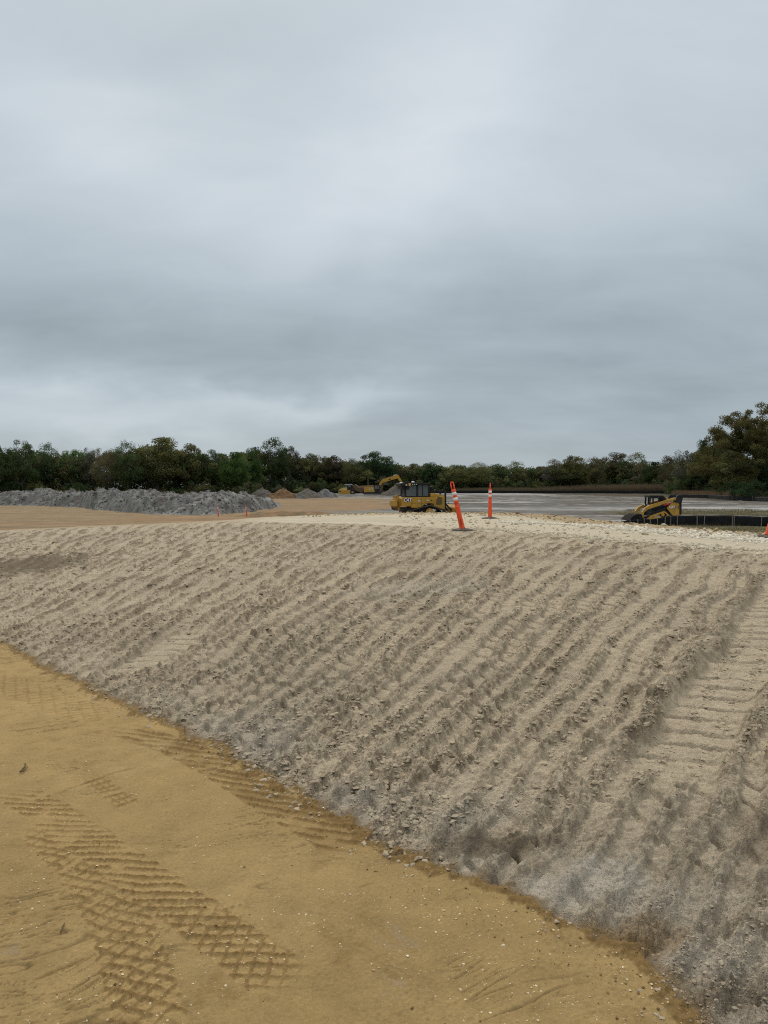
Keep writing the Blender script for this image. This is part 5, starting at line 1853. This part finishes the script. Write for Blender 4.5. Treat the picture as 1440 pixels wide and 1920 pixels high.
def make_protos():
    specs = {
        'dense_oak': [dict(n=150, per=175, rx=.42, rz=.48, zc=.50, low=.02, out=.26, clr=(.07, .13), leaf=.022),
                      dict(n=160, per=165, rx=.45, rz=.46, zc=.52, low=.02, out=.30, clr=(.06, .12), leaf=.022),
                      dict(n=140, per=180, rx=.38, rz=.48, zc=.50, low=.02, out=.24, clr=(.07, .14), leaf=.023)],
        'open_oak': [dict(n=150, per=140, rx=.42, rz=.46, zc=.52, low=.04, out=.24, clr=(.06, .12), leaf=.020),
                     dict(n=150, per=130, rx=.38, rz=.48, zc=.50, low=.04, out=.24, clr=(.06, .12), leaf=.020)],
        'bare': [dict(n=130, per=120, rx=.40, rz=.46, zc=.52, low=.03, out=.3, clr=(.06, .12), leaf=.016)],
        'shrub': [dict(n=60, per=85, rx=.75, rz=.48, zc=.45, low=.04, out=.35, clr=(.12, .24), leaf=.05),
                  dict(n=60, per=85, rx=.95, rz=.46, zc=.42, low=.04, out=.4, clr=(.12, .24), leaf=.05)],
    }
    for kind, lst in specs.items():
        PROTO[kind] = []
        for i, s in enumerate(lst):
            rg = np.random.default_rng(hash(kind) % 1000 if False else (len(kind) * 31 + i * 7 + 5))
            C, T = crown_points(rg, s['n'], s['per'], s['rx'], s['rz'], s['zc'], s['low'], s['out'], s['clr'])
            sz = s['leaf'] * rg.uniform(.6, 1.4, len(C))
            V, F, tn = leaf_quads(C, sz, rg, T)
            # the crown reaches from the ground to exactly one unit
            V[:, 2] *= 1.0 / np.percentile(V[:, 2], 99.7)
            cm = mesh_np('crown', V, F, LEAF, tn, False)
            tm = trunk_mesh(rg, .5 if kind != 'shrub' else .3, .030 if kind != 'shrub' else .03, 7 if kind != 'shrub' else 5, s['rx'], s['zc'])
            o = tm.build('trunk', BARK)
            me = o.data
            bpy.data.objects.remove(o)
            PROTO[kind].append((cm, me))


make_protos()

WOOD_X = [-260, 0, 440, 490, 620, 760, 1050, 1150, 1245, 1272, 1330, 1440, 1600]
WOOD_Y = [166, 166, 172, 330, 352, 356, 372, 372, 345, 224, 196, 162, 150]


def tree_Y(px):
    return float(np.interp(px, WOOD_X, WOOD_Y))


TINT = {
    'dark': (.068, .094, .038), 'olive': (.125, .126, .050), 'brown': (.116, .102, .055), 'green': (.085, .140, .042),
    'grey': (.115, .110, .080), 'deep': (.054, .088, .039), 'pale': (.165, .18, .082),
}
tree_n = 0


def place_tree(name, kind, label, cat, px, ytop, ybase, wpx, tint, group=None, Y=None, var=None):
    """a tree whose foot stands on the far ground under a given bearing, sized to its real height and spread"""
    global tree_n
    tree_n += 1
    if Y is None:
        Y = tree_Y(px) * (1.0 if kind == 'shrub' else (1.025 + .035 * math.sin(tree_n * 5.1)))
    X = (px - 720) / 1440 * Y
    zb = ground_z(X, Y)
    H = PY(px, ytop, Y).z - zb
    Wd = wpx / 1440 * Y
    lst = PROTO[kind]
    cm, tm = lst[(var if var is not None else tree_n) % len(lst)]
    nat = {'dense_oak': .92, 'open_oak': .88, 'bare': .88, 'shrub': 1.75}[kind]
    t = thing(name, label, cat, (X, Y, zb - .05), (tree_n * 2.399) % 6.28, group)
    sxy = Wd / nat
    t.scale = (sxy, sxy, H)
    c = put('crown', cm, t)
    k = TINT[tint]
    f = 1 + .25 * math.sin(tree_n * 12.9)
    c.color = (k[0] * f, k[1] * f, k[2] * f, 1)
    put('trunk', tm, t)
    return t


def build_trees():
    D = 'dense_oak'
    O = 'open_oak'
    B = 'bare'
    gl = 'trees of the left wood'
    gm = 'trees across the far side of the field'
    gr = 'trees on the right'
    L = [
        # px, top, base, width, kind, tint, label
        (-8, 836, 937, 75, D, 'dark', 'dark leafy tree cut by the left picture edge above the grey heap', gl),
        (43, 827, 936, 66, O, 'dark', 'tall dark tree with a two-lobed airy top near the left edge', gl),
        (88, 832, 936, 62, O, 'deep', 'dark open-topped tree just right of the two-lobed tall tree', gl),
        (138, 845, 937, 72, D, 'green', 'lower green tree with a rounded top left of the thin grey tree', gl),
        (175, 840, 937, 46, B, 'grey', 'thin grey tree with sparse twigs above the left end of the heap', gl),
        (208, 843, 938, 66, B, 'brown', 'greyish brown sparse tree beside the big olive tree on its left', gl),
        (238, 829, 937, 70, O, 'dark', 'dark tree rising behind the left shoulder of the big olive tree', gl),
        (296, 821, 938, 128, D, 'olive', 'biggest broad olive brown tree over the middle of the grey heap', gl),
        (352, 834, 937, 76, D, 'olive', 'olive tree on the right shoulder of the biggest olive tree', gl),
        (402, 845, 937, 70, O, 'dark', 'dark tree with a ragged top between the olive trees and the tall oak', gl),
        (440, 848, 936, 70, D, 'green', 'fresh green leafy tree left of the tall mossy oak', gl),
        (468, 842, 935, 60, D, 'green', 'green tree tucked against the left side of the tall mossy oak', gl),
        (510, 823, 936, 96, O, 'dark', 'tall dark mossy oak with a lumpy open top left of centre', gl),
        (544, 838, 935, 52, O, 'grey', 'greyish tree on the right flank of the tall mossy oak', gl),
        (582, 852, 935, 74, D, 'olive', 'olive tree beyond the row of dumped dirt piles', gl),
        (626, 856, 935, 74, D, 'brown', 'brownish tree above the front of the dump truck', gl),
        (662, 861, 934, 56, O, 'olive', 'olive tree just left of the round dark green tree', gl),
        (707, 848, 933, 88, D, 'deep', 'round dark green tree behind the raised excavator boom', gm),
        (750, 872, 930, 50, O, 'olive', 'small olive tree directly behind the bulldozer cab', gm),
        (778, 870, 929, 52, D, 'brown', 'brownish tree left of the dark tree with a bare trunk', gm),
        (812, 868, 928, 58, D, 'deep', 'dark round tree on a bare trunk right of the bulldozer cab', gm),
        (852, 872, 928, 60, O, 'olive', 'olive tree behind the leaning orange post', gm),
        (896, 868, 927, 62, O, 'olive', 'ragged olive tree left of the upright orange post', gm),
        (934, 871, 927, 56, D, 'dark', 'dark tree right behind the upright orange post', gm),
        (968, 866, 927, 66, O, 'olive', 'airy olive tree right of the upright orange post', gm),
        (1008, 875, 927, 56, D, 'brown', 'low brown tree in the dip of the far tree line', gm),
        (1040, 862, 926.5, 54, O, 'grey', 'greyish tree left of the leafy olive tree that reaches the ground', gm),
        (1072, 856, 926.5, 76, D, 'olive', 'leafy olive tree reaching down to the far fence', gm),
        (1112, 858, 927, 56, O, 'brown', 'brown airy tree right of the leafy olive tree', gm),
        (1148, 850, 928, 80, D, 'brown', 'dark brown broad tree above the left half of the grass strip', gr),
        (1192, 850, 929, 70, O, 'pale', 'tree with a pale green top above the track loader', gr),
        (1228, 866, 930, 56, D, 'dark', 'dark tree in the notch between the pale tree and the right wood', gr),
        (1258, 854, 932, 62, B, 'brown', 'brown twiggy tree at the left foot of the right wood', gr),
        (1292, 845, 933, 66, B, 'grey', 'greyish twiggy tree stepping up towards the big oak', gr),
        (1322, 826, 934, 52, D, 'deep', 'dark narrow tree next to the left edge of the big oak', gr),
        (1350, 806, 936, 84, D, 'olive', 'olive tree under the left side of the big oak', gr),
        (1312, 872, 935, 74, D, 'dark', 'low dark leafy tree in front of the twiggy trees', gr),
        (1376, 848, 937, 100, D, 'olive', 'broad low olive tree in front of the big oak', gr),
        (1436, 868, 940, 76, D, 'deep', 'dark drooping tree at the right edge reaching the fence', gr),
    ]
    for px, yt, yb, w, kd, tint, lab, gp in L:
        place_tree('oak_tree' if kd != B else 'bare_tree', kd, lab, 'tree', px, yt, yb, w, tint, gp, Y=150 + 3 * (px % 3) if px in (1376, 1436) else None)
    # shrubs at the foot of the woods
    S_ = [(18, 893, 938, 62, 'deep', 'dark rounded bush at the left edge right behind the heap'),
          (65, 902, 938, 40, 'olive', 'olive bush behind the heap between dark bush and palmettos'),
          (150, 905, 938, 40, 'dark', 'small dark bush right of the left palmetto'),
          (385, 907, 937, 40, 'olive', 'olive bush behind the right half of the long heap'),
          (600, 905, 935, 46, 'dark', 'dark bush behind the pale grey dirt pile'),
          (1080, 898, 926.8, 52, 'dark', 'dark bush standing at the far fence under the leafy olive tree'),
          (905, 893, 927.5, 50, 'grey', 'greyish bush under the trees left of the upright orange post'),
          (1290, 898, 934, 70, 'dark', 'dark bush behind the dry grass on the right'),
          (1243, 905, 932, 46, 'brown', 'brown bush directly above the track loader tower'),
          (1400, 898, 940, 80, 'deep', 'dark bush in front of the big oak trunk')]
    for px, yt, yb, w, tint, lab in S_:
        place_tree('bush', 'shrub', lab, 'bush', px, yt, yb, w, tint, 'bushes at the foot of the woods', Y=148 if px == 1400 else None)
    # the wood behind, which reads as one mass
    rg = np.random.default_rng(77)
    P3, SZ = [], []
    prof_x = [-260, -100, 0, 60, 140, 220, 300, 400, 470, 560, 650, 740, 800, 900, 1000, 1060, 1150, 1220, 1270, 1330, 1380, 1440, 1600]
    prof_y = [838, 838, 846, 843, 853, 846, 838, 853, 848, 858, 864, 872, 875, 876, 880, 872, 866, 874, 864, 845, 820, 800, 790]
    n = 8500
    for i in range(n):
        px = rg.uniform(-250, 1600)
        Y = tree_Y(px) * rg.uniform(1.02, 1.15)
        X = (px - 720) / 1440 * Y
        top = PY(px, np.interp(px, prof_x, prof_y), Y).z
        zc = FIELD + (top - FIELD) * .95 * rg.uniform(0, 1) ** 1.35
        m = int(rg.uniform(36, 70))
        r_ = rg.uniform(.8, 1.7) * Y / 200
        q = rg.normal(size=(m, 3))
        q /= np.linalg.norm(q, axis=1, keepdims=True)
        q *= rg.uniform(.2, 1, (m, 1)) ** .5 * r_
        q[:, 2] *= .75
        C = np.array([X, Y, zc]) + q
        tn = np.array(TINT[['dark', 'olive', 'brown', 'deep', 'dark', 'olive', 'grey'][rg.integers(0, 7)]]) * rg.uniform(.7, 1.3)
        P3.append((C, np.tile(tn, (m, 1)) * rg.uniform(.75, 1.25, (m, 1)), np.full(m, Y / 200 * .48)))
    C = np.vstack([p[0] for p in P3])
    T = np.vstack([p[1] for p in P3])
    sz = np.concatenate([p[2] for p in P3]) * rg.uniform(.6, 1.4, len(C))
    V, F, tn = leaf_quads(C, sz, rg, T)
    put('woodland', mesh_np('woodland', V, F, LEAF, tn, False), kind='stuff')
    # undergrowth along the wood edge
    P3 = []
    for i in range(4200):
        px = rg.uniform(-250, 1600)
        Y = tree_Y(px) * rg.uniform(.985, 1.04)
        X = (px - 720) / 1440 * Y
        zc = FIELD + abs(rg.normal()) * 1.25 * Y / 200
        m = int(rg.uniform(45, 85))
        r_ = rg.uniform(.6, 1.2) * Y / 200
        q = rg.normal(size=(m, 3))
        q /= np.linalg.norm(q, axis=1, keepdims=True)
        q *= rg.uniform(.2, 1, (m, 1)) ** .5 * r_
        C = np.array([X, Y, zc]) + q
        tn = np.array(TINT[['dark', 'olive', 'brown', 'deep', 'dark', 'grey'][rg.integers(0, 6)]]) * rg.uniform(.6, 1.2)
        P3.append((C, np.tile(tn, (m, 1)) * rg.uniform(.75, 1.25, (m, 1)), np.full(m, Y / 200 * .40)))
    C = np.vstack([p[0] for p in P3])
    T = np.vstack([p[1] for p in P3])
    sz = np.concatenate([p[2] for p in P3]) * rg.uniform(.6, 1.4, len(C))
    V, F, tn = leaf_quads(C, sz, rg, T)
    put('undergrowth', mesh_np('undergrowth', V, F, LEAF, tn, False), kind='stuff')


build_trees()


# ------------------------------------------------------------------ the big oak on the right
def build_big_oak():
    rg = np.random.default_rng(21)
    Y = 158.0
    X = (1432 - 720) / 1440 * Y
    zb = FIELD
    t = thing('oak_tree', 'big old oak with visible pale limbs at the right edge, tallest tree', 'tree', (X, Y, zb - .1), 0, 'trees on the right')
    H = PY(1420, 754, Y).z - zb
    mb = MB()
    tips = []

    def grow(p, d, ln, r_, depth):
        n = 3
        for k in range(n):
            d = (d + Vector(rg.normal(size=3)) * .16 + Vector((0, 0, .05))).normalized()
            q = p + d * ln / n
            r2 = r_ * .86
            mb.cyl(p, q, r_, 8 if depth < 2 else 5, r2)
            p, r_ = q, r2
            if depth >= 2:
                tips.append((p.copy(), depth))
        if depth >= 4:
            tips.append((p.copy(), depth))
            return
        for i in range(3 if depth < 3 else 2):
            nd = (d + Vector(rg.normal(size=3)) * .75)
            nd.z = nd.z * .7 + .12
            grow(p, nd.normalized(), ln * rg.uniform(.62, .82), r_ * .66, depth + 1)

    base = Vector((0, 0, -.3))
    mb.cyl(base, (0, 0, 1.0), .75, 12, .58)
    mb.cyl((0, 0, 1.0), (.1, 0, 4.2), .58, 12, .5)
    for dx, dy, dz, ln in ((-.9, -.15, .75, 5.6), (-.45, .5, 1.0, 5.5), (.1, -.3, 1.3, 5.8), (.8, .1, .8, 5.6), (-1.0, -.4, .32, 5.6), (.5, -.6, .9, 5.2), (-.2, -.2, 1.4, 6.0)):
        grow(Vector((.05, 0, rg.uniform(2.6, 4.2))), Vector((dx, dy, dz)).normalized(), ln, .30, 1)
    mz = max(p.z for p, d in tips)
    k = (H - .5) / mz
    C, T = [], []
    for p, dpt in tips:
        if rg.uniform() < .08:
            continue
        m = int(rg.uniform(100, 190))
        q = rg.normal(size=(m, 3))
        q /= np.linalg.norm(q, axis=1, keepdims=True)
        q *= rg.uniform(.1, 1, (m, 1)) ** .6 * rg.uniform(.7, 1.5)
        q[:, 2] *= .62
        c = np.array(p) * k
        C.append(c + q)
        tn = rg.uniform(.7, 1.3)
        T.append(np.tile(np.array([tn * 1.05, tn, tn]), (m, 1)) * rg.uniform(.75, 1.25, (m, 1)))
    C = np.vstack(C)
    T = np.vstack(T)
    V, F, tn = leaf_quads(C, rg.uniform(.15, .36, len(C)), rg, T)
    c = put('crown', mesh_np('crown', V, F, LEAF, tn, False), t)
    c.color = (.120, .115, .046, 1)
    mb.V = [(a * k, b * k, c_ * k) for a, b, c_ in mb.V]
    mb.build('trunk', BARK, t)


build_big_oak()


# ------------------------------------------------------------------ palms
def build_palms():
    rg = np.random.default_rng(31)

    def palm_meshes(stem, nf, flen, seed):
        rg = np.random.default_rng(seed)
        mb = MB()
        if stem > 0:
            mb.cyl((0, 0, -.1), (.05, 0, stem * .5), .17, 9, .15)
            mb.cyl((.05, 0, stem * .5), (.02, .03, stem), .15, 9, .17)
        else:
            mb.cyl((0, 0, -.1), (0, 0, .25), .12, 8, .08)
        C, F, T = [], [], []
        vb = 0
        for i in range(nf):
            a = rg.uniform(0, 2 * math.pi)
            e = rg.uniform(-.5, 1.35) if stem > 0 else rg.uniform(.15, 1.35)
            d = Vector((math.cos(a) * math.cos(e), math.sin(a) * math.cos(e), math.sin(e)))
            o = Vector((0, 0, max(stem, .15)))
            L = flen * rg.uniform(.7, 1.1)
            hub = o + d * L * .5
            hub.z -= .10 * L
            side = d.cross(Vector((0, 0, 1))).normalized()
            upv = side.cross(d)
            tn = rg.uniform(.6, 1.3)
            # petiole
            q = [o - side * .02, o + side * .02, hub + side * .015, hub - side * .015]
            C += [tuple(v) for v in q]
            F.append((vb, vb + 1, vb + 2, vb + 3))
            T += [(tn, tn, tn)] * 4
            vb += 4
            for j in range(13):
                th = R(-100 + 200 * j / 12)
                bd = (d * math.cos(th) + side * math.sin(th) + upv * rg.uniform(.0, .25)).normalized()
                bl = L * .55 * (1 - .25 * abs(j - 6) / 6) * rg.uniform(.85, 1.1)
                mid = hub + bd * bl * .55
                end = hub + bd * bl
                end.z -= bl * .28
                w = bl * .06
                pv = bd.cross(upv).normalized() * w
                q = [hub, mid + pv, end, mid - pv]
                C += [tuple(v) for v in q]
                F.append((vb, vb + 1, vb + 2, vb + 3))
                tt = tn * rg.uniform(.8, 1.2)
                T += [(tt, tt, tt)] * 4
                vb += 4
        o = mb.build('trunk', BARK)
        tm = o.data
        bpy.data.objects.remove(o)
        return mesh_np('fronds', np.array(C), np.array(F), LEAF, np.array(T), False), tm
    low = palm_meshes(0, 26, 2.1, 1)
    low2 = palm_meshes(0, 24, 2.1, 4)
    tall = palm_meshes(4.2, 34, 2.2, 2)
    tall2 = palm_meshes(3.0, 30, 2.2, 3)
    L = [(112, 937, low, 'grey green fan palmetto poking up behind the left part of the grey heap', 'pale', 1.25),
         (92, 938, low2, 'smaller palmetto just left of the grey green fan palmetto', 'olive', 1.0),
         (352, 937, low, 'yellowish palmetto behind the middle of the grey heap', 'pale', 1.05),
         (322, 937, low2, 'dull palmetto left of the yellowish palmetto behind the heap', 'olive', .9),
         (562, 935, low, 'pale palmetto behind the gap between the brown and grey dirt piles', 'pale', 1.3),
         (520, 934, low2, 'grey palmetto under the tall mossy oak behind the reddish pile', 'grey', 1.4),
         (638, 934, low2, 'olive palmetto right behind the cab of the dump truck', 'olive', 1.5),
         (690, 932, tall, 'tall cabbage palm with fan fronds behind the excavator house', 'olive', 1.05),
         (716, 930, tall2, 'lower cabbage palm under the excavator boom', 'grey', 1.0),
         (602, 935, tall2, 'small cabbage palm behind the pale grey dirt pile', 'dark', .9)]
    for px, yb, (fm, tm), lab, tint, sc in L:
        Y = tree_Y(px) * (.975 if px < 660 else .93)
        X = (px - 720) / 1440 * Y
        f = Y / 170 * (.85 if px > 480 else 1.0)
        t = thing('palm_tree', lab, 'palm', (X, Y, ground_z(X, Y)), rg.uniform(0, 6.28), 'palms at the wood edge', sc * f)
        c = put('fronds', fm, t)
        k = TINT[tint]
        c.color = (k[0] * 1.1, k[1] * 1.1, k[2] * 1.1, 1)
        put('trunk', tm, t)


build_palms()


# ------------------------------------------------------------------ grasses
def blades(name, X, Y, Z, h, w, cols):
    rg = np.random.default_rng(len(X))
    n = len(X)
    a = rg.uniform(0, 2 * np.pi, n)
    dx, dy = np.cos(a) * w, np.sin(a) * w
    lean = rg.normal(0, .28, (n, 2)) * h[:, None]
    V = np.stack([np.stack([X - dx, Y - dy, Z - .02], 1), np.stack([X + dx, Y + dy, Z - .02], 1),
                  np.stack([X + lean[:, 0], Y + lean[:, 1], Z + h], 1)], 1).reshape(-1, 3)
    F = np.arange(3 * n).reshape(n, 3)
    o = put(name, mesh_np(name, V, F, LEAF, np.repeat(cols, 3, 0), False), kind='stuff')
    o.color = (1, 1, 1, 1)


def build_grass():
    rg = np.random.default_rng(55)
    # weeds on the slope behind the rocks and round the near fence
    n = 60000
    X = rg.uniform(6, 36, n)
    Y = rg.uniform(16, 52, n)
    d = base_height(X, Y)[3]
    k = (d > .5) & (X > 9 + .18 * (Y - 16)) & (fbm(X * .35, Y * .35, 3, 130) > -.25) & (rg.uniform(0, 1, n) < .9)
    X, Y = X[k], Y[k]
    Z = surface(X, Y)
    cols = lerp(np.array([.13, .115, .05]), np.array([.22, .16, .085]), rg.uniform(0, 1, len(X))) * rg.uniform(.7, 1.2, (len(X), 1))
    blades('weeds', X, Y, Z, rg.uniform(.05, .20, len(X)), .012 + 0 * X, cols)
    n = 16000
    X = rg.uniform(22, 60, n)
    Y = rg.uniform(68, 88, n)
    k = (X > 20 + .4 * (Y - 68)) & (fbm(X * .2, Y * .3, 3, 131) > -.2)
    X, Y = X[k], Y[k]
    Z = surface(X, Y)
    cols = lerp(np.array([.12, .11, .05]), np.array([.19, .15, .08]), rg.uniform(0, 1, len(X)))
    blades('weeds', X, Y, Z, rg.uniform(.06, .22, len(X)), .02 + 0 * X, cols)
    # tall dry grass beyond the far fences
    n = 46000
    px = rg.uniform(820, 1430, n)
    y0 = np.interp(px, [820, 1140, 1262, 1263, 1330, 1430], [339, 341, 330, 192, 182, 150])
    y1 = np.interp(px, [820, 1140, 1262, 1263, 1330, 1430], [356, 372, 345, 222, 196, 160])
    Y = y0 + (y1 - y0) * rg.uniform(0, 1, n) ** 1.4
    X = (px - 720) / 1440 * Y
    k = fbm(X * .06, Y * .06, 3, 132) > -.45
    X, Y, px = X[k], Y[k], px[k]
    Z = np.full(len(X), FIELD)
    cols = lerp(np.array([.17, .125, .085]), np.array([.105, .085, .05]), rg.uniform(0, 1, len(X)))
    cols = lerp(cols, np.array([.21, .135, .08]), np.clip((px - 1240) / 60, 0, 1) * .7)
    cols = lerp(cols, np.array([.10, .095, .05]), np.clip((980 - px) / 120, 0, 1) * .7)
    hh = np.interp(px, [820, 900, 1000, 1100, 1262, 1263, 1430], [2.0, 2.6, 2.8, 4.0, 4.2, 1.9, 1.6]) * rg.uniform(.5, 1.1, len(X))
    blades('dry_grass', X, Y, Z, hh, .05 * Y / 200, cols)


build_grass()
